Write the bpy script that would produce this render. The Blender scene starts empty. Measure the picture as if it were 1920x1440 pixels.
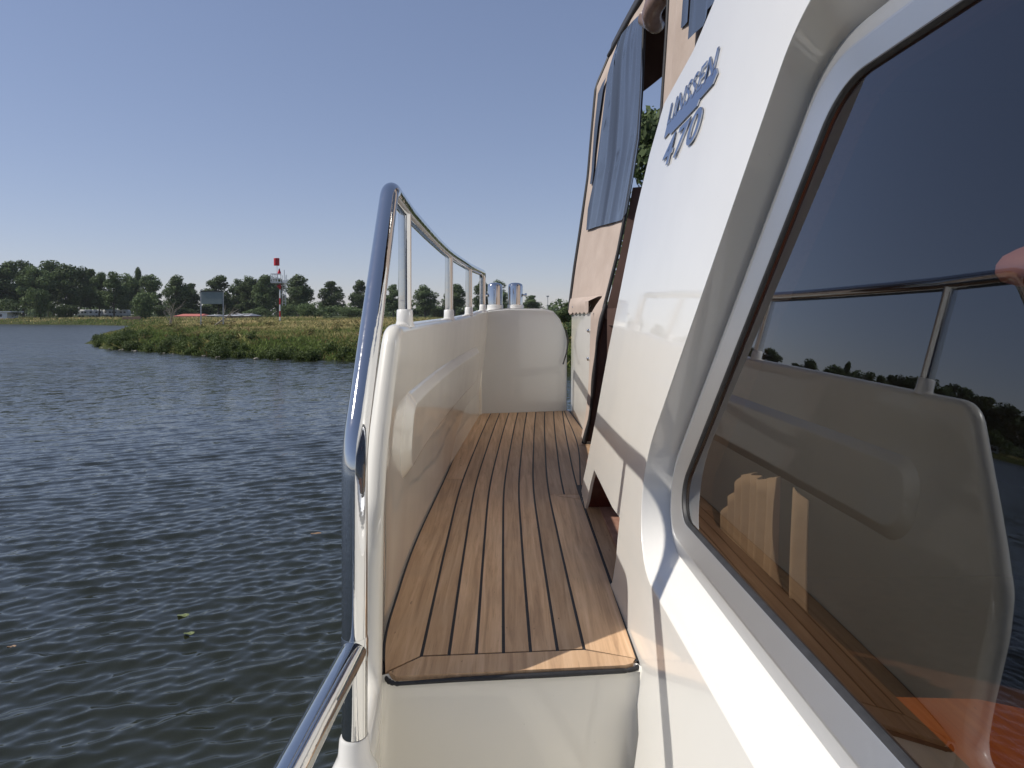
import bpy, bmesh, math, random
import numpy as np
from mathutils import Vector, Matrix
from mathutils.geometry import tessellate_polygon
R = math.radians
S = bpy.context.scene
COL = S.collection
CH = 2.3                                   # camera height above the water
F = 1280.0                                 # focal length in photograph pixels

# ------------------------------------------------------------------ camera
cam = bpy.data.cameras.new('camera'); co = bpy.data.objects.new('camera', cam); COL.objects.link(co)
cam.sensor_width = 36; cam.lens = 24; cam.shift_y = -130/1920.0
cam.clip_start = 0.02; cam.clip_end = 9000
co.location = (0, 0, CH); co.rotation_euler = (R(90), 0, 0)
S.camera = co
# ------------------------------------------------------------------ light
SUNV = Vector((1, .07, -1.105)).normalized()          # the way the light travels
sun_el = math.asin(-SUNV.z); tosun = -SUNV
sun_az = math.atan2(tosun.x, tosun.y)                 # clockwise from +Y
W = bpy.data.worlds.new('World'); S.world = W; W.use_nodes = True
wn = W.node_tree.nodes; wl = W.node_tree.links; wn.clear()
sky = wn.new('ShaderNodeTexSky'); sky.sky_type = 'NISHITA'; sky.sun_disc = False
sky.sun_elevation = sun_el; sky.sun_rotation = sun_az
sky.air_density = 1.0; sky.dust_density = .15; sky.altitude = 600; sky.ozone_density = 1.5
hsv = wn.new('ShaderNodeHueSaturation'); hsv.inputs['Saturation'].default_value = 1.02
bg = wn.new('ShaderNodeBackground'); bg.inputs['Strength'].default_value = .095
wo = wn.new('ShaderNodeOutputWorld')
gam = wn.new('ShaderNodeGamma'); gam.inputs['Gamma'].default_value = .62
tnt = wn.new('ShaderNodeMix'); tnt.data_type = 'RGBA'; tnt.blend_type = 'MULTIPLY'; tnt.inputs[0].default_value = 1; tnt.inputs[7].default_value = (1.78, 1.74, 2.03, 1)
wl.new(sky.outputs[0], hsv.inputs['Color']); wl.new(hsv.outputs[0], gam.inputs['Color']); wl.new(gam.outputs[0], tnt.inputs[6]); wl.new(tnt.outputs[2], bg.inputs['Color']); wl.new(bg.outputs[0], wo.inputs['Surface'])
sl = bpy.data.lights.new('sun', 'SUN'); sl.energy = 4.35; sl.angle = R(.5); sl.color = (1, .95, .87)
so = bpy.data.objects.new('sun', sl); COL.objects.link(so); so.rotation_euler = SUNV.to_track_quat('-Z', 'Y').to_euler()
S.view_settings.view_transform = 'Standard'; S.view_settings.look = 'None'
S.view_settings.exposure = 0; S.view_settings.gamma = 1
S.cycles.max_bounces = 10; S.cycles.glossy_bounces = 6; S.cycles.transparent_max_bounces = 12
S.cycles.caustics_reflective = False; S.cycles.caustics_refractive = False
S.cycles.use_denoising = True
rnd = random.Random(7); NR = np.random.default_rng(7)

# ------------------------------------------------------------------ helpers
def obj(name, me, mat=None, parent=None, smooth=None, label=None):
    if isinstance(me, bmesh.types.BMesh):
        b = me; me = bpy.data.meshes.new(name); b.normal_update(); b.to_mesh(me); b.free()
    o = bpy.data.objects.new(name, me); COL.objects.link(o)
    if mat is not None:
        for m in (mat if isinstance(mat, (list, tuple)) else [mat]): me.materials.append(m)
    if parent is not None: o.parent = parent
    if smooth is not None:
        me.polygons.foreach_set('use_smooth', [True]*len(me.polygons))
        if smooth < 180: me.set_sharp_from_angle(angle=R(smooth))
    if label: o['label'] = label
    return o
def tag(o, label=None, cat=None, group=None, kind=None):
    for k, v in (('label', label), ('category', cat), ('group', group), ('kind', kind)):
        if v: o[k] = v
    return o
def empty(name, loc, label, cat, group=None):
    o = bpy.data.objects.new(name, None); COL.objects.link(o); o.location = loc; o.empty_display_size = .2
    return tag(o, label, cat, group)
def mesh(verts, faces, name='m'):
    me = bpy.data.meshes.new(name); me.from_pydata([tuple(v) for v in verts], [], [tuple(f) for f in faces]); me.update(); return me
def W3(x, y, z): return Vector((x, y, z+CH))                      # boat frame: z measured from the camera height
def grid(rows, close=False):
    """rows of equal length point lists -> quad faces"""
    n = len(rows[0]); vs = [p for r in rows for p in r]; fs = []
    for i in range(len(rows)-1):
        for j in range(n if close else n-1):
            a = i*n+j; b = i*n+(j+1) % n
            fs.append((a, b, b+n, a+n))
    return vs, fs
def interp(x, xs, ys): return float(np.interp(x, xs, ys))
def smooth_interp(x, xs, ys):
    xs = np.array(xs, float); ys = np.array(ys, float)
    m = np.gradient(ys, xs); i = int(np.clip(np.searchsorted(xs, x)-1, 0, len(xs)-2))
    h = xs[i+1]-xs[i]; t = min(1, max(0, (x-xs[i])/h))
    return float((2*t**3-3*t*t+1)*ys[i]+(t**3-2*t*t+t)*h*m[i]+(-2*t**3+3*t*t)*ys[i+1]+(t**3-t*t)*h*m[i+1])
def bezier_pts(pts, radius, n=8):
    """polyline with rounded corners (Vectors; radius may be list)"""
    out = [pts[0]]
    for i in range(1, len(pts)-1):
        p = pts[i]; r = radius[i] if isinstance(radius, (list, tuple)) else radius
        a = (pts[i-1]-p); b = (pts[i+1]-p)
        if r <= 0: out.append(p); continue
        ang = a.angle(b)
        t = min(r/math.tan(ang/2) if ang < 3.1 else 0, a.length*.49, b.length*.49)
        if t < 1e-5: out.append(p); continue
        A = p+a.normalized()*t; B = p+b.normalized()*t
        for k in range(n+1):
            u = k/n; out.append(A*(1-u)**2+p*2*u*(1-u)+B*u*u)
    out.append(pts[-1]); return out
def tube(pts, r, seg=24, caps=True):
    bm = bmesh.new(); rings = []
    T = []
    for i in range(len(pts)):
        a = pts[max(0, i-1)]; b = pts[min(len(pts)-1, i+1)]; T.append((b-a).normalized())
    up = Vector((0, 0, 1)) if abs(T[0].z) < .9 else Vector((1, 0, 0))
    N = T[0].cross(up).normalized()
    for i, p in enumerate(pts):
        N = (N-T[i]*N.dot(T[i])).normalized(); B = T[i].cross(N)
        rr = r[i] if isinstance(r, (list, tuple)) else r
        rings.append([bm.verts.new(p+(N*math.cos(2*math.pi*k/seg)+B*math.sin(2*math.pi*k/seg))*rr) for k in range(seg)])
    for i in range(len(rings)-1):
        for k in range(seg):
            bm.faces.new((rings[i][k], rings[i][(k+1) % seg], rings[i+1][(k+1) % seg], rings[i+1][k]))
    if caps: bm.faces.new(rings[0][::-1]); bm.faces.new(rings[-1])
    bmesh.ops.recalc_face_normals(bm, faces=bm.faces)
    return bm
def lathe(c, prof, seg=32):
    """prof: (radius, z) about vertical axis at c"""
    bm = bmesh.new(); rings = []
    for r, z in prof:
        rings.append([bm.verts.new((c[0]+r*math.cos(2*math.pi*k/seg), c[1]+r*math.sin(2*math.pi*k/seg), c[2]+z)) for k in range(seg)])
    for i in range(len(rings)-1):
        for k in range(seg):
            bm.faces.new((rings[i][k], rings[i][(k+1) % seg], rings[i+1][(k+1) % seg], rings[i+1][k]))
    bm.faces.new(rings[0][::-1]); bm.faces.new(rings[-1])
    return bm
def add_box(bm, lo, hi, M=None):
    r = bmesh.ops.create_cube(bm, size=1)
    for v in r['verts']:
        v.co = Vector([lo[i]+(v.co[i]+.5)*(hi[i]-lo[i]) for i in range(3)])
        if M is not None: v.co = M @ v.co
    return r['verts']
def box(lo, hi, bev=0, M=None):
    bm = bmesh.new(); add_box(bm, lo, hi)
    if bev: bmesh.ops.bevel(bm, geom=list(bm.edges), offset=bev, segments=3, affect='EDGES', profile=.5)
    if M is not None: bmesh.ops.transform(bm, matrix=M, verts=bm.verts)
    return bm

# ------------------------------------------------------------------ materials
def nmat(name):
    m = bpy.data.materials.new(name); m.use_nodes = True; nt = m.node_tree
    b = nt.nodes['Principled BSDF']; return m, nt, b
def node(nt, t, **kw):
    n = nt.nodes.new(t)
    for k, v in kw.items():
        if k in n.inputs: n.inputs[k].default_value = v
        else: setattr(n, k, v)
    return n
def coords(nt, scale, src='Object', rot=(0, 0, 0)):
    tc = node(nt, 'ShaderNodeTexCoord'); mp = node(nt, 'ShaderNodeMapping')
    mp.inputs['Scale'].default_value = scale; mp.inputs['Rotation'].default_value = rot
    nt.links.new(tc.outputs[src], mp.inputs['Vector']); return mp.outputs[0]
def noise(nt, vec, scale, detail=4, rough=.55, dist=0):
    n = node(nt, 'ShaderNodeTexNoise'); n.inputs['Scale'].default_value = scale; n.inputs['Detail'].default_value = detail
    n.inputs['Roughness'].default_value = rough; n.inputs['Distortion'].default_value = dist
    nt.links.new(vec, n.inputs['Vector']); return n.outputs['Fac']
def ramp(nt, fac, stops):
    r = node(nt, 'ShaderNodeValToRGB'); e = r.color_ramp.elements
    while len(e) < len(stops): e.new(.5)
    for i, (p, c) in enumerate(stops): e[i].position = p; e[i].color = (*c, 1) if len(c) == 3 else c
    nt.links.new(fac, r.inputs[0]); return r.outputs[0]
def bump(nt, b, h, strength, dist=.01):
    n = node(nt, 'ShaderNodeBump'); n.inputs['Strength'].default_value = strength; n.inputs['Distance'].default_value = dist
    nt.links.new(h, n.inputs['Height']); nt.links.new(n.outputs[0], b.inputs['Normal']); return n
def mixc(nt, fac, a, b, mode='MIX'):
    n = node(nt, 'ShaderNodeMix', data_type='RGBA', blend_type=mode)
    for s, v in ((n.inputs[0], fac), (n.inputs[6], a), (n.inputs[7], b)):
        if hasattr(v, 'links') or isinstance(v, bpy.types.NodeSocket): nt.links.new(v, s)
        elif isinstance(v, (int, float)): s.default_value = v
        else: s.default_value = (*v, 1)
    return n.outputs[2]

def gelcoat(name, base, rough=.3, coat=1.0):
    m, nt, b = nmat(name)
    v = coords(nt, (1, 1, 1)); n = noise(nt, v, 3.0, 5)
    c = ramp(nt, n, [(.3, tuple(x*.95 for x in base)), (.7, base)])
    st = noise(nt, coords(nt, (9, 9, 1.2)), 2.2, 6, .7)
    sp = ramp(nt, st, [(.66, (0, 0, 0)), (.80, (1, 1, 1))])
    c2 = mixc(nt, mixc(nt, .16, (0, 0, 0), sp), c, tuple(x*.62 for x in base))
    sk = ramp(nt, noise(nt, v, 160, 2, .5), [(.79, (0, 0, 0)), (.81, (1, 1, 1))])
    nt.links.new(mixc(nt, mixc(nt, .5, (0, 0, 0), sk), c2, (.16, .13, .1)), b.inputs['Base Color'])
    b.inputs['Roughness'].default_value = rough; b.inputs['Coat Weight'].default_value = coat
    b.inputs['Coat Roughness'].default_value = .04; b.inputs['IOR'].default_value = 1.45
    bm_ = node(nt, 'ShaderNodeBump'); bm_.inputs['Strength'].default_value = .12; bm_.inputs['Distance'].default_value = .02
    nt.links.new(noise(nt, v, 2.6, 2), bm_.inputs['Height']); nt.links.new(bm_.outputs[0], b.inputs['Coat Normal'])
    return m
M_gel = gelcoat('cream_gelcoat', (.80, .765, .68), .34)
M_gelw = gelcoat('white_gelcoat', (.81, .79, .745), .3)
M_gelg = gelcoat('grey_gelcoat', (.66, .66, .63), .3)

def chrome(name, base=(.63, .63, .62), rough=.035):
    m, nt, b = nmat(name)
    b.inputs['Metallic'].default_value = 1; b.inputs['Base Color'].default_value = (*base, 1)
    v = coords(nt, (1, 1, 1)); n = noise(nt, v, 60, 6, .7)
    rr = ramp(nt, n, [(.35, (rough,)*3), (.62, (rough*2.2,)*3), (.8, (rough*5,)*3)]); nt.links.new(rr, b.inputs['Roughness'])
    bump(nt, b, noise(nt, v, 25, 3), .04, .01); return m
M_chrome = chrome('polished_steel')
def alu():
    m, nt, b = nmat('anodised_aluminium')
    b.inputs['Metallic'].default_value = .9; b.inputs['Base Color'].default_value = (.54, .55, .575, 1)
    n = noise(nt, coords(nt, (1, 1, 1)), 90, 5, .7); rr = ramp(nt, n, [(.3, (.38,)*3), (.7, (.43,)*3)]); nt.links.new(rr, b.inputs['Roughness'])
    return m
M_alu = alu()
def rubber(name='black_rubber', c=(.012, .012, .013), r=.55):
    m, nt, b = nmat(name); n = noise(nt, coords(nt, (1, 1, 1)), 80, 4)
    nt.links.new(ramp(nt, n, [(.3, c), (.8, tuple(x*2.2 for x in c))]), b.inputs['Base Color'])
    b.inputs['Roughness'].default_value = r; return m
M_rub = rubber()
M_caulk = rubber('deck_caulk', (.010, .010, .012), .6)
def teak(name, A, B, C, rough=.55):
    m, nt, b = nmat(name)
    at = node(nt, 'ShaderNodeAttribute'); at.attribute_name = 'plank'
    tc = node(nt, 'ShaderNodeTexCoord'); mp = node(nt, 'ShaderNodeMapping'); mp.inputs['Scale'].default_value = (60, 2.2, 60)
    ad = node(nt, 'ShaderNodeVectorMath', operation='ADD'); sc = node(nt, 'ShaderNodeVectorMath', operation='SCALE'); sc.inputs[3].default_value = 37
    nt.links.new(at.outputs['Color'], sc.inputs[0]); nt.links.new(tc.outputs['Object'], ad.inputs[0])
    nt.links.new(sc.outputs[0], ad.inputs[1]); nt.links.new(ad.outputs[0], mp.inputs['Vector'])
    g = noise(nt, mp.outputs[0], 1.0, 6, .62, .6)
    c = ramp(nt, g, [(.28, A), (.5, B), (.72, C)])
    mp2 = node(nt, 'ShaderNodeMapping'); mp2.inputs['Scale'].default_value = (420, 9, 420); nt.links.new(ad.outputs[0], mp2.inputs['Vector'])
    g2 = noise(nt, mp2.outputs[0], 1.0, 3, .6)
    c = mixc(nt, ramp(nt, g2, [(.60, (0, 0, 0)), (.78, (.55, .55, .55))]), c, tuple(x*.45 for x in A))
    fl = noise(nt, coords(nt, (1, .35, 1)), 85, 2, .5)
    c = mixc(nt, ramp(nt, fl, [(.735, (0, 0, 0)), (.78, (.7, .7, .7))]), c, tuple(x*.28 for x in A))
    big = noise(nt, coords(nt, (1, 1, 1)), 5.5, 4)
    c = mixc(nt, ramp(nt, big, [(.45, (0, 0, 0)), (.75, (.4, .4, .4))]), c, (.42, .30, .205))
    sx = node(nt, 'ShaderNodeSeparateColor'); nt.links.new(at.outputs['Color'], sx.inputs[0])
    hs = node(nt, 'ShaderNodeHueSaturation'); mr = node(nt, 'ShaderNodeMapRange'); mr.inputs[3].default_value = .76; mr.inputs[4].default_value = 1.16
    nt.links.new(sx.outputs[0], mr.inputs[0]); nt.links.new(mr.outputs[0], hs.inputs['Value']); nt.links.new(c, hs.inputs['Color'])
    nt.links.new(hs.outputs[0], b.inputs['Base Color']); b.inputs['Roughness'].default_value = rough
    b.inputs['Specular IOR Level'].default_value = .35
    bump(nt, b, g, .25, .002); return m
M_teak = teak('weathered_teak', (.37, .225, .125), (.55, .35, .20), (.67, .455, .285))
M_mahog = teak('red_mahogany', (.11, .02, .012), (.17, .035, .02), (.22, .05, .03), .35)
M_table = teak('varnished_orange_wood', (.42, .11, .025), (.60, .18, .04), (.72, .26, .07), .15)
M_trim = teak('dark_interior_wood', (.16, .085, .04), (.24, .14, .07), (.30, .18, .095), .3)
def simple(name, a, b2, scale=20, rough=.6, metal=0, spec=.5, bumpv=0):
    m, nt, b = nmat(name); n = noise(nt, coords(nt, (1, 1, 1)), scale, 5)
    nt.links.new(ramp(nt, n, [(.3, a), (.7, b2)]), b.inputs['Base Color'])
    b.inputs['Roughness'].default_value = rough; b.inputs['Metallic'].default_value = metal; b.inputs['Specular IOR Level'].default_value = spec
    if bumpv: bump(nt, b, n, bumpv, .01)
    return m
def canvas_mat():
    m, nt, b = nmat('taupe_canvas')
    v = coords(nt, (1, 1, 1)); n = noise(nt, v, 6, 5); w = noise(nt, coords(nt, (400, 400, 400)), 1, 2)
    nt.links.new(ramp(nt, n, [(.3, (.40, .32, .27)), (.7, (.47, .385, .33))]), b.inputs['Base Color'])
    b.inputs['Roughness'].default_value = .85; b.inputs['Specular IOR Level'].default_value = .2
    bump(nt, b, noise(nt, coords(nt, (3, 3, 1)), 6, 3), .3, .02); return m
M_canvas = canvas_mat()
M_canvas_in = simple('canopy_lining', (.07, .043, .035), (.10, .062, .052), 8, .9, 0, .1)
M_piping = simple('black_piping', (.012, .011, .012), (.03, .027, .028), 90, .6)
def vinyl():
    m, nt, b = nmat('dark_vinyl')
    v = coords(nt, (1, 1, .35)); n = noise(nt, v, 2, 2)
    nt.links.new(ramp(nt, n, [(.35, (.035, .042, .06)), (.7, (.06, .075, .105))]), b.inputs['Base Color'])
    b.inputs['Roughness'].default_value = .09; b.inputs['IOR'].default_value = 1.75
    bump(nt, b, noise(nt, coords(nt, (1, 1.6, .16)), 2.4, 1, .4), 1.0, .16); return m
M_vinyl = vinyl()
def glass():
    m = bpy.data.materials.new('tinted_window_glass'); m.use_nodes = True; nt = m.node_tree; nt.nodes.clear()
    o = node(nt, 'ShaderNodeOutputMaterial'); mx = node(nt, 'ShaderNodeMixShader')
    tr = node(nt, 'ShaderNodeBsdfTransparent'); tr.inputs[0].default_value = (.44, .375, .31, 1)
    gl = node(nt, 'ShaderNodeBsdfGlossy'); gl.inputs['Color'].default_value = (.90, .93, .97, 1); gl.inputs['Roughness'].default_value = .004
    ge = node(nt, 'ShaderNodeNewGeometry'); dt = node(nt, 'ShaderNodeVectorMath', operation='DOT_PRODUCT'); nt.links.new(ge.outputs['Normal'], dt.inputs[0]); nt.links.new(ge.outputs['Incoming'], dt.inputs[1])
    ab = node(nt, 'ShaderNodeMath', operation='ABSOLUTE'); nt.links.new(dt.outputs['Value'], ab.inputs[0])
    om = node(nt, 'ShaderNodeMath', operation='SUBTRACT'); om.inputs[0].default_value = 1; nt.links.new(ab.outputs[0], om.inputs[1])
    pw = node(nt, 'ShaderNodeMath', operation='POWER'); nt.links.new(om.outputs[0], pw.inputs[0]); pw.inputs[1].default_value = 4
    fr = node(nt, 'ShaderNodeMath', operation='MULTIPLY_ADD'); nt.links.new(pw.outputs[0], fr.inputs[0]); fr.inputs[1].default_value = .86; fr.inputs[2].default_value = .12
    n = noise(nt, coords(nt, (1, 1, 1)), 2.2, 1); bp = node(nt, 'ShaderNodeBump'); bp.inputs['Strength'].default_value = .015; bp.inputs['Distance'].default_value = .02
    nt.links.new(n, bp.inputs['Height']); nt.links.new(bp.outputs[0], gl.inputs['Normal'])
    nt.links.new(fr.outputs[0], mx.inputs[0]); nt.links.new(tr.outputs[0], mx.inputs[1]); nt.links.new(gl.outputs[0], mx.inputs[2])
    nt.links.new(mx.outputs[0], o.inputs['Surface']); return m
M_glass = glass()
M_cream_cloth = simple('cream_curtain_cloth', (.72, .62, .48), (.80, .70, .56), 40, .9, 0, .1)
def leafmat(name, dark, light, trans=.25):
    m, nt, b = nmat(name)
    at = node(nt, 'ShaderNodeAttribute'); at.attribute_name = 'tint'; sx = node(nt, 'ShaderNodeSeparateColor'); nt.links.new(at.outputs['Color'], sx.inputs[0])
    oi = node(nt, 'ShaderNodeObjectInfo')
    c = ramp(nt, sx.outputs[0], [(0, dark), (1, light)])
    hs = node(nt, 'ShaderNodeHueSaturation'); mr = node(nt, 'ShaderNodeMapRange'); mr.inputs[3].default_value = .75; mr.inputs[4].default_value = 1.25
    nt.links.new(oi.outputs['Random'], mr.inputs[0]); nt.links.new(mr.outputs[0], hs.inputs['Value']); nt.links.new(c, hs.inputs['Color'])
    b.inputs['Roughness'].default_value = .7; b.inputs['Specular IOR Level'].default_value = .25
    nt.links.new(hs.outputs[0], b.inputs['Base Color'])
    t = node(nt, 'ShaderNodeBsdfTranslucent'); nt.links.new(hs.outputs[0], t.inputs[0])
    mx = node(nt, 'ShaderNodeMixShader'); mx.inputs[0].default_value = trans
    nt.links.new(b.outputs[0], mx.inputs[1]); nt.links.new(t.outputs[0], mx.inputs[2]); nt.links.new(mx.outputs[0], nt.nodes['Material Output'].inputs['Surface'])
    return m
M_leaf = leafmat('poplar_leaves', (.032, .055, .026), (.17, .225, .085))
M_leaf2 = leafmat('bush_leaves', (.045, .075, .028), (.15, .20, .075))
M_bark = simple('bark', (.07, .06, .05), (.16, .145, .12), 6, .9)
M_dead = simple('bleached_wood', (.22, .19, .15), (.34, .30, .25), 9, .9)
def grassmat(name):
    m, nt, b = nmat(name)
    at = node(nt, 'ShaderNodeAttribute'); at.attribute_name = 'tint'
    nt.links.new(at.outputs['Color'], b.inputs['Base Color']); b.inputs['Roughness'].default_value = .8; b.inputs['Specular IOR Level'].default_value = .15
    t = node(nt, 'ShaderNodeBsdfTranslucent'); nt.links.new(at.outputs['Color'], t.inputs[0])
    mx = node(nt, 'ShaderNodeMixShader'); mx.inputs[0].default_value = .3
    nt.links.new(b.outputs[0], mx.inputs[1]); nt.links.new(t.outputs[0], mx.inputs[2]); nt.links.new(mx.outputs[0], nt.nodes['Material Output'].inputs['Surface'])
    return m
M_grass = grassmat('grass_blades')

# ================================================================== SETTING
LAND = [(-900, 195), (-420, 178), (-250, 172), (-123, 164), (-95, 152), (-74, 136), (-67, 120), (-56, 98), (-41, 68), (-33.5, 55), (-30.2, 50.5), (-29.3, 48.5), (-27, 46), (-24.4, 43.9), (-21, 41.3), (-18.7, 39.3),
        (-15, 36.3), (-12.6, 35.6), (-10.8, 34.6), (-8.5, 34), (-3, 31.5), (2.5, 28.9), (8, 27), (20, 24), (60, 22), (400, 20), (3500, 10), (3500, 3500), (-3500, 3500), (-3500, 300)]
LP = np.array(LAND)
def land_sd(X, Y):
    """signed distance to the shoreline, positive on land"""
    P = np.stack([X, Y], -1); d = np.full(X.shape, 1e9); inside = np.zeros(X.shape, bool)
    for i in range(len(LP)):
        a = LP[i]; b = LP[(i+1) % len(LP)]; ab = b-a
        t = np.clip(((P-a)@ab)/(ab@ab), 0, 1); q = a+t[..., None]*ab
        d = np.minimum(d, np.hypot(P[..., 0]-q[..., 0], P[..., 1]-q[..., 1]))
        c = ((a[1] > Y) != (b[1] > Y)) & (X < (b[0]-a[0])*(Y-a[1])/(b[1]-a[1]+1e-12)+a[0]); inside ^= c
    return np.where(inside, d, -d)
_g = NR.random((64, 64))
def vnoise(X, Y, s):
    x = X/s; y = Y/s; xi = np.floor(x).astype(int); yi = np.floor(y).astype(int); fx = x-xi; fy = y-yi
    fx = fx*fx*(3-2*fx); fy = fy*fy*(3-2*fy); g = lambda a, b: _g[a % 64, b % 64]
    return (g(xi, yi)*(1-fx)+g(xi+1, yi)*fx)*(1-fy)+(g(xi, yi+1)*(1-fx)+g(xi+1, yi+1)*fx)*fy
def ground_h(X, Y):
    jag = (vnoise(X, Y, 2.3)-.5)*1.2+(vnoise(X+9, Y, 6)-.5)*1.6
    d = land_sd(X, Y)+jag*np.clip((150-Y)/100, 0, 1)
    h = np.interp(d, [-8, -1, 0, .8, 4, 12, 26, 60], [-1.5, -.5, -.05, .35, .85, 1.30, 1.62, 1.72])
    far = np.clip((Y-90)/40, 0, 1)
    h = np.where(d > 0, h*(1-far)+far*np.interp(d, [0, 1.5, 8, 30], [0, .5, 1.15, 1.5]), h)
    return h+np.where(d > 3, (vnoise(X, Y, 5)-.5)*.3+(vnoise(X, Y, 14)-.5)*.3, 0)*np.where(d > 3, 1, 0)
def arr_mesh(name, V, Fq, colors=None, cname='tint'):
    me = bpy.data.meshes.new(name); n = Fq.shape[1]
    me.vertices.add(len(V)); me.vertices.foreach_set('co', V.astype(np.float32).ravel())
    me.loops.add(Fq.size); me.loops.foreach_set('vertex_index', Fq.astype(np.int32).ravel())
    me.polygons.add(len(Fq)); me.polygons.foreach_set('loop_start', (np.arange(len(Fq))*n).astype(np.int32))
    me.update(calc_edges=True)
    if colors is not None:
        a = me.color_attributes.new(cname, 'FLOAT_COLOR', 'POINT')
        c = np.ones((len(V), 4), np.float32); c[:, :3] = colors; a.data.foreach_set('color', c.ravel())
    return me
def axis(parts):
    out = [parts[0][0]]
    for a, b, s in parts: out += list(np.arange(a+s, b+1e-6, s))
    return np.array(out)
gx = np.concatenate([-np.geomspace(3500, 260, 22), axis([(-250, -80, 5), (-80, -34, 1.6), (-34, 16, .55), (16, 80, 4), (80, 300, 20)]), np.geomspace(340, 3500, 14)])
gy = np.concatenate([[-3500, -900, -200, -60, -10, 8], axis([(14, 26, 2), (26, 62, .55), (62, 120, 2), (120, 190, 2.5), (190, 300, 10)]), np.geomspace(330, 3500, 18)])
GX, GY = np.meshgrid(gx, gy); H = ground_h(GX, GY)
n1, n2 = GX.shape; idx = np.arange(n1*n2).reshape(n1, n2)
FQ = np.stack([idx[:-1, :-1], idx[:-1, 1:], idx[1:, 1:], idx[1:, :-1]], -1).reshape(-1, 4)
mg, nt, b = nmat('meadow_ground')
v = coords(nt, (1, 1, 1)); n_ = noise(nt, v, .35, 7, .7); n2_ = noise(nt, v, 2.5, 5, .7)
c = ramp(nt, n_, [(.3, (.03, .042, .012)), (.5, (.05, .06, .018)), (.7, (.085, .08, .032))])
c = mixc(nt, ramp(nt, n2_, [(.45, (0, 0, 0)), (.75, (.7, .7, .7))]), c, (.05, .06, .018))
nt.links.new(c, b.inputs['Base Color']); b.inputs['Roughness'].default_value = .95; b.inputs['Specular IOR Level'].default_value = .1
bump(nt, b, n2_, .8, .3)
g = obj('ground', arr_mesh('ground', np.stack([GX, GY, H], -1).reshape(-1, 3), FQ), mg, smooth=180); tag(g, kind='structure')

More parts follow.
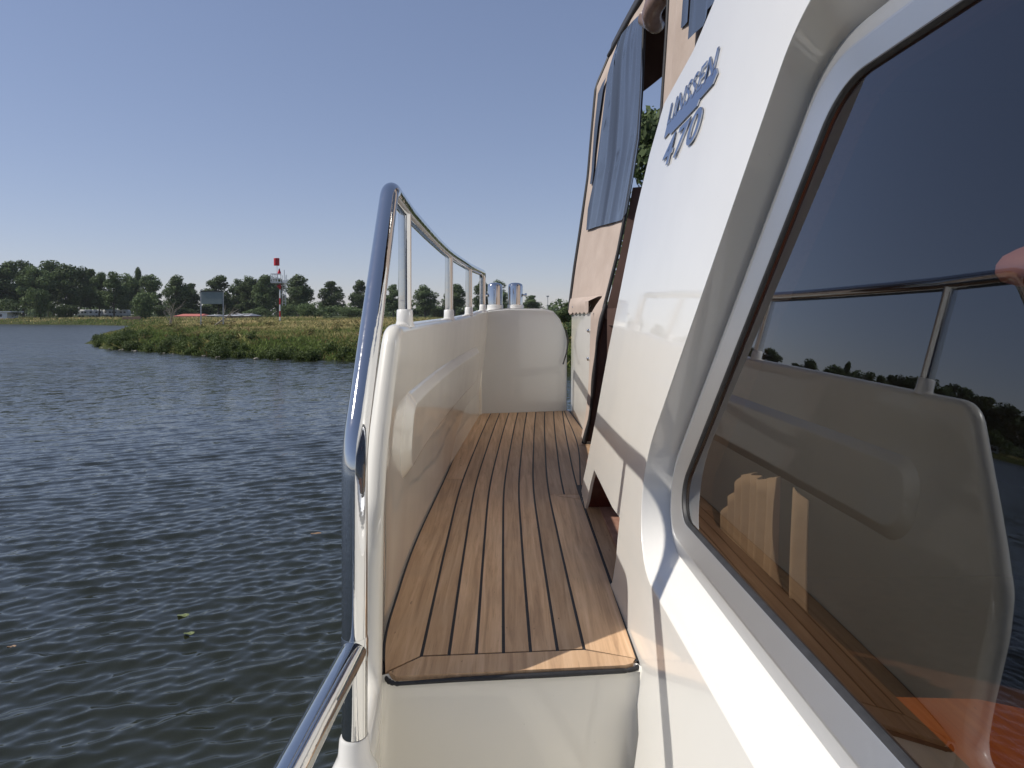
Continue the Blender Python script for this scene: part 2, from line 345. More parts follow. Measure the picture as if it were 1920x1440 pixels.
# ---- water: one polar sheet with real ripples near the boat
def make_water():
    ang = np.concatenate([np.radians(np.arange(-180, -46, 2.0)), np.radians(np.linspace(-46, -3, 620)), np.radians(np.arange(-1, 182, 2.0))])
    rr = [1.0]; 
    while rr[-1] < 2600:
        r = rr[-1]; rr.append(r+max(.0145, .0038*r if r < 14 else .0040*r*(r/14)**1.3))
    rr = np.array(rr); sp = np.gradient(rr)
    A, Rr = np.meshgrid(ang, rr); X = Rr*np.sin(A); Y = Rr*np.cos(A); Z = np.zeros_like(X)
    dX = np.zeros_like(X); dY = np.zeros_like(X)
    base = math.atan2(.85, -.53); g_ = np.random.default_rng(3)
    for i in range(96):
        lam = .065*(1.3/.065)**g_.random(); th = base+g_.normal(0, .15 if lam > .2 else .32)
        slope = .072*math.exp(-((math.log(lam/.120))/.72)**2)+.0040
        if i > 84: lam = .26+.30*g_.random(); th = base+g_.normal(0, .10); slope = .016
        a = slope*lam/(2*math.pi); k = 2*math.pi/lam; ph = g_.random()*6.28
        att = np.clip((lam/sp[:, None]-2.2)/1.8, 0, 1)
        grp = .55+.9*vnoise(X+50+i*3.1, Y+40, 1.2+lam*3)
        arg = k*(math.cos(th)*X+math.sin(th)*Y)+ph
        Z += a*att*grp*np.cos(arg)
        q = .32*a*att*grp*np.sin(arg); dX -= q*math.cos(th); dY -= q*math.sin(th)
    V = np.stack([X+dX, Y+dY, Z], -1).reshape(-1, 3)
    n1, n2 = X.shape; idx = np.arange(n1*n2).reshape(n1, n2)
    FQ = np.stack([idx[:-1, :-1], idx[1:, :-1], idx[1:, 1:], idx[:-1, 1:]], -1).reshape(-1, 4)
    m, nt, b = nmat('river_water')
    b.inputs['Base Color'].default_value = (.018, .020, .010, 1); b.inputs['Roughness'].default_value = .05; b.inputs['IOR'].default_value = 1.55
    v = coords(nt, (1, 1, 1), rot=(0, 0, R(-32)))
    mp = node(nt, 'ShaderNodeMapping'); mp.inputs['Scale'].default_value = (1, 2.6, 1); nt.links.new(v, mp.inputs['Vector'])
    cd = node(nt, 'ShaderNodeNewGeometry'); sx = node(nt, 'ShaderNodeVectorMath', operation='LENGTH'); nt.links.new(cd.outputs['Position'], sx.inputs[0])
    def mrange(a, b_, c_, d_):
        mr = node(nt, 'ShaderNodeMapRange'); mr.inputs[1].default_value = a; mr.inputs[2].default_value = b_; mr.inputs[3].default_value = c_; mr.inputs[4].default_value = d_
        nt.links.new(sx.outputs['Value'], mr.inputs[0]); return mr.outputs[0]
    cur = cd.outputs['Normal']
    def push(scale, amp, direction, detail=3):
        nonlocal cur
        nn = node(nt, 'ShaderNodeMath', operation='SUBTRACT'); nt.links.new(noise(nt, mp.outputs[0], scale, detail, .55, .25), nn.inputs[0]); nn.inputs[1].default_value = .5
        mm = node(nt, 'ShaderNodeMath', operation='MULTIPLY'); nt.links.new(nn.outputs[0], mm.inputs[0]); nt.links.new(amp, mm.inputs[1])
        vs = node(nt, 'ShaderNodeVectorMath', operation='SCALE'); vs.inputs[0].default_value = (*direction, 0); nt.links.new(mm.outputs[0], vs.inputs[3])
        ad = node(nt, 'ShaderNodeVectorMath', operation='ADD'); nt.links.new(cur, ad.inputs[0]); nt.links.new(vs.outputs[0], ad.inputs[1]); cur = ad.outputs[0]
    push(7.0, mrange(3, 22, .13, .62), (-.53, .85)); push(2.2, mrange(8, 26, .0, 1.0), (-.53, .85)); push(.75, mrange(12, 40, .0, 1.0), (-.3, .95)); push(4.0, mrange(4, 26, .05, .32), (.85, .53))
    nt.links.new(mrange(6, 70, .04, .30), b.inputs['Roughness'])
    nm = node(nt, 'ShaderNodeVectorMath', operation='NORMALIZE'); nt.links.new(cur, nm.inputs[0]); nt.links.new(nm.outputs[0], b.inputs['Normal'])
    o = obj('water', arr_mesh('water', V, FQ), m, smooth=180); tag(o, kind='structure')
make_water()

# ---- grass and shore weeds
def pal(t, X, Y, d):
    """a colour per blade: patches of green, straw, rust"""
    n = vnoise(X+3, Y, 3.2)*.6+vnoise(X, Y+7, 9)*.4; k = NR.random(len(X))
    G = np.array([.125, .165, .045]); ST = np.array([.52, .42, .20]); RU = np.array([.25, .14, .065]); DK = np.array([.05, .085, .022]); YG = np.array([.26, .25, .095])
    up = np.clip((d-2)/9, 0, 1)
    w = n*.8+up*.35+k*.35
    c = np.where((w < .66)[:, None], G, np.where((w < .92)[:, None], YG, ST))
    c = np.where(((k > .90) & (vnoise(X, Y, 1.7) > .5))[:, None], RU, c)
    c = np.where((k < .12)[:, None], DK, c)
    return 1.25*c*(.75+.5*NR.random(len(X)))[:, None]
def blades(name, X, Y, d, hmin, hmax, wid, label, colf=pal, lean=.25, base=0):
    n = len(X); Z = ground_h(X, Y)+base-.03; h = hmin+(hmax-hmin)*NR.random(n)**1.5*(.6+.8*vnoise(X, Y, 2.1)); a = NR.random(n)*6.283
    w = wid*(.6+.8*NR.random(n)); lx = NR.normal(0, lean, n)*h; ly = NR.normal(0, lean, n)*h
    ca = np.cos(a)*w; sa = np.sin(a)*w
    V = np.stack([np.stack([X-ca, Y-sa, Z], -1), np.stack([X+ca, Y+sa, Z], -1), np.stack([X+lx*.5+ca*.8, Y+ly*.5+sa*.8, Z+h*.6], -1), np.stack([X+lx, Y+ly, Z+h], -1)], 1).reshape(-1, 3)
    F4 = np.arange(n*4).reshape(n, 4); C = np.repeat(colf(0, X, Y, d), 4, 0)
    o = obj(name, arr_mesh(name, V, F4, C), M_grass); tag(o, label, 'grass', kind='stuff'); return o
def scatter(n, x0, x1, y0, y1, dmin, dmax, prob=None):
    X = NR.uniform(x0, x1, n); Y = y0+(y1-y0)*NR.random(n)**1.35; d = land_sd(X, Y); k = (d > dmin) & (d < dmax)
    if prob is not None: k &= NR.random(n) < prob(X, Y, d)
    k &= (X/Y > -.95) & (X/Y < .16); return X[k], Y[k], d[k]
X, Y, d = scatter(300000, -45, 10, 29, 95, .0, 60)
blades('grass', X, Y, d, .08, .34, .035, 'green and straw coloured meadow grass over the near bank', lean=.6)
WEEDS = True
X, Y, d = scatter(60000, -160, -30, 90, 185, .2, 28)
X2, Y2, d2 = X, Y, d
blades('bank_grass', X, Y, d, .2, .55, .08, 'dry grass on the far river bank')
X = NR.uniform(-330, -40, 60000); Y = NR.uniform(120, 200, 60000); d = land_sd(X, Y); k = (d > .2) & (d < 24) & (X/Y < -.93); X, Y, d = X[k], Y[k], d[k]
if len(X): blades('bank_grass', X, Y, d, .25, .8, .10, 'dry grass on the far bank beyond the picture edge')

# ---- trees
def leaf_cloud(blobs, n, size, rng, fuzz=0):
    """n leaf quads spread over the shells of lumps (cx,cy,cz,r)"""
    B = np.array(blobs); wts = B[:, 3]**2; wts /= wts.sum()
    i = rng.choice(len(B), n, p=wts); u = rng.normal(size=(n, 3)); u /= np.linalg.norm(u, axis=1)[:, None]
    rad = B[i, 3]*((.55+.5*rng.random(n)**.6) if not fuzz else .15+1.5*rng.random(n)**1.6); P = B[i, :3]+u*rad[:, None]*np.array([1, 1, .9])
    nrm = u+rng.normal(size=(n, 3))*.55; nrm /= np.linalg.norm(nrm, axis=1)[:, None]
    t = np.cross(nrm, rng.normal(size=(n, 3))); t /= np.linalg.norm(t, axis=1)[:, None]; s = np.cross(nrm, t)
    w = size*(.5+rng.random(n)); t *= w[:, None]; s *= (w*.7)[:, None]
    V = np.stack([P-t, P+s, P+t, P-s], 1).reshape(-1, 3)
    tint = np.clip(.5+.22*rng.normal(size=n), 0, 1)
    lump = rng.random(len(B))[i]; tint = np.clip(tint*.6+lump*.4, 0, 1)
    C = np.repeat(np.stack([tint]*3, -1), 4, 0)
    return arr_mesh('crown', V, np.arange(n*4).reshape(n, 4), C)
def branchy(h, r0, nb, rng, top=.75, spread=.20, base=.25):
    """trunk with limbs in one mesh"""
    bm = bmesh.new()
    def limb(a, b, ra, rb, seg=6, steps=4, wob=.04):
        rings = []; d = (b-a).normalized(); N = d.cross(Vector((.3, .9, .1))).normalized(); B = d.cross(N); L = (b-a).length; off = Vector((0, 0, 0))
        for i in range(steps+1):
            t = i/steps; off = off+Vector((rng.normal(), rng.normal(), 0))*wob*L/steps if 0 < i else off
            p = a.lerp(b, t)+off; rr = ra+(rb-ra)*t
            rings.append([bm.verts.new(p+(N*math.cos(6.283*k/seg)+B*math.sin(6.283*k/seg))*rr) for k in range(seg)])
        for i in range(steps):
            for k in range(seg): bm.faces.new((rings[i][k], rings[i][(k+1) % seg], rings[i+1][(k+1) % seg], rings[i+1][k]))
        bm.faces.new(rings[-1])
        return b+off
    limb(Vector((0, 0, -.3)), Vector((0, 0, h*top)), r0, r0*.3, 8, 6)
    for i in range(nb):
        z = h*(base+(top-base)*.9*i/nb); a = rng.random()*6.283; L = h*spread*(.6+.5*rng.random())
        e = Vector((math.cos(a)*L*.8, math.sin(a)*L*.8, z+L*.75))
        e = limb(Vector((0, 0, z)), e, r0*.42, r0*.12)
        for q in range(2):
            f = e+Vector((rng.normal(), rng.normal(), abs(rng.normal())+.4))*h*.06
            limb(Vector((0, 0, z)).lerp(e, .6+.15*q), f, r0*.16, r0*.05, 5, 3)
    me = bpy.data.meshes.new('trunk'); bm.to_mesh(me); bm.free(); return me
def shore_weeds():
    rng = np.random.default_rng(21); bl = []
    for k in range(9, 21):
        a = LP[k]; b_ = LP[k+1]; L = math.hypot(*(b_-a)); nrm = np.array([-(b_-a)[1], (b_-a)[0]])/L
        for q in range(int(L*6)):
            t = rng.random(); p = a+(b_-a)*t; off = abs(rng.normal())*1.3-.15; p = p+nrm*off
            if land_sd(np.array([p[0]]), np.array([p[1]]))[0] < -.4: p = p-2*nrm*off
            if vnoise(np.array([p[0]]), np.array([p[1]+3]), 2.2)[0] < .33 and rng.random() < .6: continue
            r_ = .12+.26*rng.random()**1.5; zb = max(0, float(ground_h(np.array([p[0]]), np.array([p[1]]))[0])); bl.append((p[0], p[1], zb+r_*.6, r_))
    me = leaf_cloud(bl, 110000, .042, rng, 1); o = obj('shore_weeds', me, leafmat('weed_leaves', (.018, .032, .010), (.17, .23, .06))); tag(o, 'leafy weeds crowding the near water edge', 'weeds', kind='stuff')
    # tussocks and thistles dotted over the meadow
    bl = []
    for q in range(420):
        y = rng.uniform(36, 85); x = y*rng.uniform(-.72, .14); dd = land_sd(np.array([x]), np.array([y]))[0]
        if dd < 1.5: continue
        r_ = .14+.24*rng.random(); bl.append((x, y, float(ground_h(np.array([x]), np.array([y]))[0])+r_*.45, r_))
    me = leaf_cloud(bl, 34000, .045, rng, 1); o = obj('meadow_herbs', me, leafmat('herb_leaves', (.07, .085, .025), (.30, .24, .09))); tag(o, 'green and rusty herbs dotted over the near meadow', 'herbs', kind='stuff')
shore_weeds()
CR = []; TR = []
for vi in range(7):
    rng = np.random.default_rng(100+vi); H_ = 15.0; bl = []
    wmax = 4.3+.5*rng.random()
    for k in range(46):
        t = rng.random(); z = H_*(.24+.70*t); prof = math.sin(math.pi*min(1, (.18+.80*t)))**.6*wmax
        a = rng.random()*6.283; r = prof*rng.random()**.5*.78
        bl.append((r*math.cos(a), r*math.sin(a), z, .85+.95*rng.random()))
    bl += [(0, 0, H_*.5, 2.0), (0, 0, H_*.72, 1.8), (rng.normal()*.8, 0, H_*.9, 1.1)]
    cm = leaf_cloud(bl, 7600, .25, rng); cm.materials.append(M_leaf); CR.append(cm)
    tm = branchy(H_, .32, 9, rng); tm.materials.append(M_bark); TR.append(tm)
BU = []
for vi in range(3):
    rng = np.random.default_rng(200+vi); bl = [(rng.normal()*1.3, rng.normal()*1.0, .9+rng.random()*2.1, .8+.6*rng.random()) for _ in range(14)]
    cm = leaf_cloud(bl, 2600, .16, rng); cm.materials.append(M_leaf2); BU.append(cm)
BT = branchy(3.2, .12, 5, np.random.default_rng(9)); BT.materials.append(M_bark)
def tree(px, top, wpx, Yd, base_y, label, vi, name='poplar_tree', group='trees along the far bank', shade=None):
    x = (px-960)/F*Yd; zb = float(ground_h(np.array([x]), np.array([Yd*1.0]))[0]); zt = CH+(590-top)/F*Yd
    sc = (zt-zb)/15.2; sw = (wpx/F*Yd)/8.2*(1.0 if px > 590 else 1.15)
    t = empty(name, (x, Yd, zb), label, 'tree', group); t.rotation_euler.z = vi*2.1+px*.13
    for nm, me in (('crown', CR[vi % 7]), ('trunk', TR[vi % 7])):
        c = bpy.data.objects.new(nm, me); COL.objects.link(c); c.parent = t; c.scale = (sw, sw, sc)
    return t
def bush(px, top, wpx, Yd, label, vi, group='bushes below the far trees', cat='bush', name='bush'):
    x = (px-960)/F*Yd; zb = float(ground_h(np.array([x]), np.array([Yd*1.0]))[0]); zt = CH+(590-top)/F*Yd
    t = empty(name, (x, Yd, zb), label, cat, group); t.rotation_euler.z = vi*1.7
    sw = (wpx/F*Yd)/4.6; sc = max(.3, (zt-zb)/3.5)
    for nm, me in (('crown', BU[vi % 3]), ('trunk', BT)):
        c = bpy.data.objects.new(nm, me); COL.objects.link(c); c.parent = t; c.scale = (sw, sw, sc)
    return t
TL = [  # px, top, width, distance, label
 (-190, 505, 80, 190, 'poplar beyond the left edge, seen mirrored rightmost in the cabin window'),
 (-130, 500, 74, 200, 'poplar left of the picture edge with a broad crown, mirrored in the window'),
 (-75, 498, 70, 195, 'poplar just outside the left edge with a tall crown, mirrored in the window'),
 (-28, 494, 62, 198, 'tall poplar cut by the left edge of the picture'),
 (14, 490, 54, 200, 'leftmost whole poplar, above the white flat roofed shed'),
 (44, 487, 50, 215, 'tall poplar rising highest at the far left of the row'),
 (66, 498, 52, 190, 'rounded lighter green poplar standing in front of the tall left ones'),
 (92, 489, 48, 210, 'high poplar behind the rounded light green one'),
 (124, 494, 50, 195, 'dark poplar above the brownish small willow'),
 (150, 500, 42, 205, 'dark poplar left of the thin gap over the white caravans'),
 (168, 503, 44, 215, 'poplar with a yellowish upper crown above the white caravans'),
 (186, 511, 36, 198, 'small dark poplar at the first dip of the tree line'),
 (214, 508, 42, 196, 'light green poplar just right of the first dip in the tree line'),
 (238, 512, 36, 205, 'poplar left of the thin spire shaped one'),
 (258, 502, 18, 208, 'thin spire shaped poplar sticking up from the left grove'),
 (280, 514, 42, 200, 'last poplar of the left grove, above the dark round bush'),
 (330, 516, 46, 195, 'poplar behind the bare leaning tree, left of the blank sign'),
 (358, 530, 34, 210, 'smaller poplar between the bare tree and the blank sign'),
 (409, 517, 48, 200, 'round poplar whose crown shows above the blank sign'),
 (446, 522, 34, 215, 'loose poplar between the blank sign and the dense middle clump'),
 (470, 517, 40, 205, 'dense poplar in the middle clump left of the beacon'),
 (498, 516, 42, 195, 'dark dense poplar directly left of the beacon'),
 (520, 520, 30, 215, 'poplar directly behind the beacon mast'),
 (558, 515, 52, 192, 'big round poplar directly right of the beacon'),
 (621, 526, 46, 200, 'lone round poplar with clear sky on both sides, right of the beacon'),
 (675, 526, 40, 205, 'lone poplar half hidden by the bent chrome rail'),
 (737, 532, 36, 215, 'small poplar seen between the sloping rail and the first rail post'),
 (797, 534, 44, 215, 'round poplar seen between the first and second rail posts'),
 (853, 533, 46, 215, 'poplar crown seen behind the second rail post'),
 (905, 526, 36, 205, 'poplar behind the end of the rail and left vent'),
 (934, 525, 40, 205, 'poplar crown behind the left chrome vent'),
 (997, 553, 36, 215, 'low round poplar right of the right chrome vent'),
]
for i, (px, top, w, Yd, lab) in enumerate(TL): tree(px, top, w, Yd, 592, lab, i)
BL = [(128, 574, 34, 180, 'shrub left of the caravans'), (-60, 560, 60, 176, 'dark bushy willow left of the picture edge'), (14, 565, 46, 180, 'green bush beside the white shed at the left edge'), (76, 548, 34, 172, 'brownish small willow standing before the left poplars'),
      (100, 566, 26, 178, 'grey green bush right of the brownish willow'), (272, 554, 44, 162, 'dark round bush at the right end of the left grove'), (303, 575, 30, 190, 'low dark bush left of the bare leaning tree'),
      (345, 576, 46, 205, 'low hedge bush behind the bare leaning tree'), (395, 574, 50, 215, 'dark low bush below the blank sign'), (452, 573, 44, 205, 'low bush behind the fallen bleached trunk'), (490, 577, 40, 190, 'grey green shrub left of the beacon foot'),
      (540, 573, 34, 180, 'low bush right of the beacon foot'), (575, 571, 44, 160, 'grey willow shrub below the big round poplar'), (612, 575, 44, 170, 'low shrub under the lone round poplar'), (655, 578, 46, 190, 'low shrub behind the sloping rail'),
      (700, 578, 40, 200, 'low shrub between the sloping rail and the first post'), (760, 580, 50, 220, 'low shrub seen beside the first rail post'), (815, 579, 50, 220, 'low shrub before the round poplar between the posts'), (870, 581, 50, 220, 'low shrub behind the third rail post'), (960, 580, 60, 220, 'low shrub between the two chrome vents'), (1035, 582, 44, 220, 'low shrub right of the low round poplar')]
for i, (px, top, w, Yd, lab) in enumerate(BL): bush(px, top, w, Yd, lab, i)
# trees of the right bank, seen past the locker and through the canopy
tree(1066, 566, 52, 46, 592, 'green tree showing in the gap between locker and canvas', 2, 'bank_tree', 'trees on the right bank')
tree(1236, 205, 190, 30, 592, 'tall leafy tree seen through the canopy opening', 4, 'bank_tree', 'trees on the right bank')
bush(1078, 596, 70, 33, 'green bush at the water edge behind the locker gap', 1, 'trees on the right bank')
# distant wood behind everything
rng = np.random.default_rng(55); bl = []
for k in range(240):
    a = rng.uniform(-1.3, .35); Yd = rng.uniform(300, 420); bl.append((a*Yd, Yd, 1.6+rng.random()*4.2, 3.0+2.5*rng.random()))
fw = obj('distant_wood', leaf_cloud(bl, 26000, .9, rng), M_leaf); tag(fw, 'low dark distant wood along the horizon', 'wood', kind='stuff')

# ---- far buildings, caravans, signs
M_whitep = simple('white_paint', (.72, .73, .74), (.80, .80, .80), 4, .5)
M_redroof = simple('red_roof', (.38, .10, .08), (.48, .15, .12), 3, .8)
M_greyroof = simple('grey_roof', (.27, .28, .30), (.36, .37, .40), 3, .7)
M_dkwin = simple('dark_window', (.02, .025, .03), (.04, .045, .05), 3, .15)
M_brick = simple('brown_brick', (.22, .14, .10), (.30, .2, .15), 6, .9)
M_redp = simple('red_paint', (.50, .01, .025), (.58, .02, .03), 6, .4)
M_greyp = simple('galvanised_grey', (.36, .37, .38), (.46, .47, .48), 12, .5, .3)
M_signback = simple('sign_back_grey', (.19, .235, .235), (.24, .28, .275), 2, .6)
def gz(x, y): return float(ground_h(np.array([float(x)]), np.array([float(y)]))[0])
def far_house(px, ytop, yeave, wpx, Yd, roof, wall, label, name='house', depth=7):
    x = (px-960)/F*Yd; z0 = gz(x, Yd)-.1; ze = CH+(590-yeave)/F*Yd; zt = CH+(590-ytop)/F*Yd; w = wpx/F*Yd
    t = empty(name, (x, Yd, z0), label, 'house'); L = w/2
    obj('wall', box((-L, 0, 0), (L, depth, ze-z0)), wall, t)
    o = .4; e = ze-z0+.02; tp = zt-z0
    vs = [(-L-o, -o, e), (L+o, -o, e), (L+o, depth+o, e), (-L-o, depth+o, e), (-L+w*.06, depth/2, tp), (L-w*.06, depth/2, tp)]
    obj('roof', mesh(vs, [(0, 1, 5, 4), (2, 3, 4, 5), (1, 2, 5), (3, 0, 4), (3, 2, 1, 0)]), roof, t)
    n = max(2, int(w/3.2))
    for k in range(n):
        xx = -L+w*(k+.5)/n; obj('window', box((xx-.5, -.05, (ze-z0)*.35), (xx+.5, .02, (ze-z0)*.8)), M_dkwin, t)
    return t
far_house(352, 588.5, 593, 48, 176, M_redroof, M_brick, 'long low house with a red roof left of the blank sign')
far_house(443, 588, 592.5, 44, 150, M_greyroof, M_brick, 'low building with a pale grey roof right of the blank sign')
far_house(395, 590, 592, 16, 168, M_greyroof, M_whitep, 'small white boat house between red roof and grey roof', 'boat_house')
# flat roofed white shed by the water at the left edge
x = (10-960)/F*180; t = empty('shed', (x, 176, gz(x, 176)-.1), 'white flat roofed shed cut by the left picture edge', 'shed')
obj('wall', box((-9, 0, 0), (3.4, 4, 1.75)), M_whitep, t); obj('roof', box((-9.3, -.3, 1.75), (4.6, 4.4, 2.0)), M_whitep, t)
for k in range(4): obj('window', box((-8+k*2.9, -.04, .6), (-6.6+k*2.9, .02, 1.3)), M_dkwin, t)
# white caravans glimpsed under the grove
def caravan(px, Yd, w, label):
    x = (px-960)/F*Yd; z0 = gz(x, Yd); t = empty('caravan', (x, Yd, z0), label, 'caravan', 'caravans parked under the poplars')
    obj('body', box((-w/2, 0, .5), (w/2, 2.2, 2.3), .28), M_whitep, t, 40)
    for s in (-.28, .1, .34): obj('window', box((w*s-.3, -.03, 1.35), (w*s+.3, .03, 1.75), .01), M_dkwin, t)
    for s in (-.5, .5):
        b_ = bmesh.new(); bmesh.ops.create_cone(b_, cap_ends=True, segments=16, radius1=.34, radius2=.34, depth=.2, matrix=Matrix.Translation((s, .12, .32)) @ Matrix.Rotation(R(90), 4, 'X')); obj('wheel', b_, M_rub, t)
for px, w, lab in ((152, 3.6, 'white caravan below the thin gap in the grove'), (178, 4.4, 'white caravan in the brightest spot under the grove'),
                   (204, 3.4, 'short white caravan right of the brightest spot'), (224, 4.4, 'white caravan nearest the dark round bush')): caravan(px, 200, w, lab)
# low brick quay wall right of the caravans
x = (246-960)/F*158; o = obj('low_wall', box((x-2.1, 158, gz(x, 158)-.3), (x+2.1, 158.4, gz(x, 158)+.75), .05), M_brick); tag(o, 'short low brick wall on the far bank beside the dark bush', 'wall')

# ---- beacon mast
def beacon():
    px, Yd = 525, 66.0; x = (px-960)/F*Yd; z0 = gz(x, Yd)-.1; u = Yd/F
    zz = lambda y: CH+(590-y)*u-z0; xx = lambda p: (p-px)*u
    t = empty('beacon_mast', (x, Yd, z0), 'red and white striped beacon mast with a red drum on top', 'beacon')
    stripes = [(604, 594, M_whitep), (594, 583, M_redp), (583, 571, M_whitep), (571, 559, M_redp), (559, 543, M_whitep), (543, 532, M_redp)]
    for a, b_, m in stripes: obj('mast_section', tube([Vector((0, 0, max(0, zz(a)))), Vector((0, 0, zz(b_)))], .07, 12), m, t)
    obj('mast_collar', lathe((xx(523.5), 0, zz(540)), [(.07, 0), (.2, .1), (.2, .22), (.12, .3)], 16), M_redp, t)
    pf = bmesh.new()
    add_box(pf, (xx(511), -.45, zz(531.5)), (xx(538), .45, zz(530)))
    obj('platform', pf, M_greyp, t)
    rl = bmesh.new()
    for yy in (-.45, .45):
        for a in (514, 523.5, 511): rl_ = add_box(rl, (xx(a)-.025, yy-.025, zz(530)), (xx(a)+.025, yy+.025, zz(514)))
        for h_ in (514, 522, 529): add_box(rl, (xx(511)-.03, yy-.03, zz(h_)-.03), (xx(524), yy+.03, zz(h_)+.03))
    for a in (511, 524):
        for h_ in (514, 522, 529): add_box(rl, (xx(a)-.03, -.45, zz(h_)-.028), (xx(a)+.03, .45, zz(h_)+.028))
    obj('railing', rl, M_whitep, t)
    obj('lantern', lathe((xx(523.7), 0, zz(513)), [(.17, 0), (.15, .12), (.08, .34), (.05, .46), (.02, .5)], 14), M_redp, t)
    obj('topmark_rod', tube([Vector((xx(519.5), 0, zz(530))), Vector((xx(519.5), 0, zz(497)))], .02, 8), M_greyp, t)
    obj('topmark_drum', lathe((xx(518.7), 0, zz(498)), [(.25, 0), (.265, .02), (.265, .70), (.25, .72)], 24), M_redp, t)
    # ladder mast with aerials
    ld = bmesh.new()
    for a in (528.5, 535):
        add_box(ld, (xx(a)-.02, .1, zz(573)), (xx(a)+.02, .14, zz(516)))
    for k in range(14): add_box(ld, (xx(528.5), .1, zz(530+k*3)-.015), (xx(535), .14, zz(530+k*3)+.015))
    obj('ladder', ld, M_whitep, t)
    obj('aerial', tube([Vector((xx(533), 0, zz(530))), Vector((xx(533), 0, zz(506)))], .025, 8), M_greyp, t)
    obj('aerial', tube([Vector((xx(537.5), 0, zz(530))), Vector((xx(537.5), 0, zz(515)))], .02, 8), M_greyp, t)
    for k, (a, y_) in enumerate(((533, 527), (538, 526), (534, 535))): obj('instrument_box', box((xx(a)-.09, -.15, zz(y_)-.09), (xx(a)+.09, .05, zz(y_)+.09), .01), M_whitep, t)
beacon()
# ---- blank sign seen from behind
px, Yd = 397, 60.0; x = (px-960)/F*Yd; z0 = gz(x, Yd)-.1; u = Yd/F
t = empty('river_sign', (x, Yd, z0), 'large blank grey sign board on two posts above the grass', 'sign')
zz = lambda y: CH+(590-y)*u-z0
obj('board', box((-19.5*u, 0, zz(570)), (20*u, .06, zz(546.5)), .01), M_signback, t)
fb = bmesh.new(); add_box(fb, (-21*u, -.04, zz(547)), (21*u, .08, zz(545))); obj('frame', fb, M_dkwin, t)
obj('post', box((-21.8*u, .02, 0), (-20*u, .12, zz(543)), .01), M_greyp, t)
obj('post', box((20.2*u, .02, 0), (21.6*u, .12, zz(548)), .01), M_greyp, t)
# ---- dead trees
def dead_tree(px, Yd, h, lean, label, seed, fallen=False):
    x = (px-960)/F*Yd; rng = np.random.default_rng(seed); me = branchy(h, h*.028, 11, rng, .9, .42, .15)
    t = empty('bare_tree', (x, Yd, gz(x, Yd)), label, 'tree')
    o = obj('trunk', me, M_dead, t); o.rotation_euler = (0, R(lean), R(20)); return t
dead_tree(318, 70, 2.7, 10, 'bare bleached branching tree left of the blank sign', 5)
dead_tree(323, 71, 2.2, -8, 'thin bare tree crossing behind the branching one', 6)
dead_tree(399, 64, 3.1, 55, 'fallen bleached trunk leaning right behind the blank sign', 8)
# ---- tall lamp post far right
x = (1027-960)/F*190; t = empty('street_lamp', (x, 190, gz(x, 190)), 'thin tall lamp post against the sky beside the canvas', 'lamp')
hh = CH+(590-556)/F*190-gz(x, 190)
obj('pole', tube([Vector((0, 0, 0)), Vector((0, 0, hh))], .09, 8), M_greyp, t); obj('lamp_head', box((-.35, -.2, hh-.1), (.35, .2, hh+.25), .03), M_greyp, t)
# ---- shoreline stones
M_stone = simple('pale_stone', (.15, .135, .11), (.26, .24, .2), 5, .9)
sm = []
for s in range(3):
    b_ = bmesh.new(); bmesh.ops.create_icosphere(b_, subdivisions=2, radius=.17)
    r_ = random.Random(s)
    for v_ in b_.verts: v_.co *= .75+.5*r_.random(); v_.co.z *= .55
    me = bpy.data.meshes.new('stone'); b_.to_mesh(me); b_.free(); me.materials.append(M_stone); sm.append(me)
for i in range(13):
    t_ = rnd.random()*10; k = int(t_); a = LP[11+k % 8]; b_ = LP[12+k % 8]; f_ = t_-k
    o = bpy.data.objects.new('shore_stone', sm[i % 3]); COL.objects.link(o)
    o.location = (a[0]+(b_[0]-a[0])*f_+rnd.uniform(-.2, .2), a[1]+(b_[1]-a[1])*f_-rnd.uniform(.1, .6), .02); s_ = .35+rnd.random()*.6; o.scale = (s_, s_, s_); o.rotation_euler.z = rnd.random()*6
    tag(o, 'small pale stone at the water line of the near bank', 'stone', 'stones at the water line of the near bank')
# ---- leaves adrift
M_leafg = simple('floating_leaf', (.10, .13, .04), (.18, .20, .07), 30, .5); M_leafb = simple('floating_brown_leaf', (.20, .11, .05), (.28, .17, .08), 30, .5)
def leaf(px, py, s, m, label):
    Yd = CH*F/(py-590); x = (px-960)/F*Yd; pts = []
    for k in range(14):
        a = 6.283*k/14; r_ = s*(.55+.45*abs(math.cos(a)))*(1+.12*math.sin(5*a)); pts.append((math.cos(a)*r_, math.sin(a)*r_*.7, .004*math.sin(2*a)))
    b_ = bmesh.new(); vs = [b_.verts.new(p) for p in pts]; f_ = b_.faces.new(vs); r_ = bmesh.ops.extrude_face_region(b_, geom=[f_])
    for v_ in r_['geom']:
        if isinstance(v_, bmesh.types.BMVert): v_.co.z += .003
    o = obj('leaf', b_, m); o.location = (x, Yd, .009); tag(o, label, 'leaf', 'leaves adrift on the water')
leaf(343, 1156, .045, M_leafg, 'green leaf floating left of the chrome pole, upper of the pair')
leaf(354, 1190, .038, M_leafg, 'yellow green leaf floating just below the green one')
leaf(592, 1002, .055, M_leafb, 'brown leaf floating close to the chrome pole')
leaf(21, 1215, .03, M_leafb, 'small brown leaf floating near the left picture edge')

# ================================================================== THE YACHT
Y0 = empty('motor_yacht', W3(0, 0, -2.3), 'cream motor yacht whose teak side deck, rail and cabin fill the foreground', 'yacht')
def part(name, me, mat, parent=None, smooth=None, label=None):
    """mesh given in world coordinates, parented without moving"""
    o = obj(name, me, mat, Y0 if parent is None else parent, smooth, label); return o
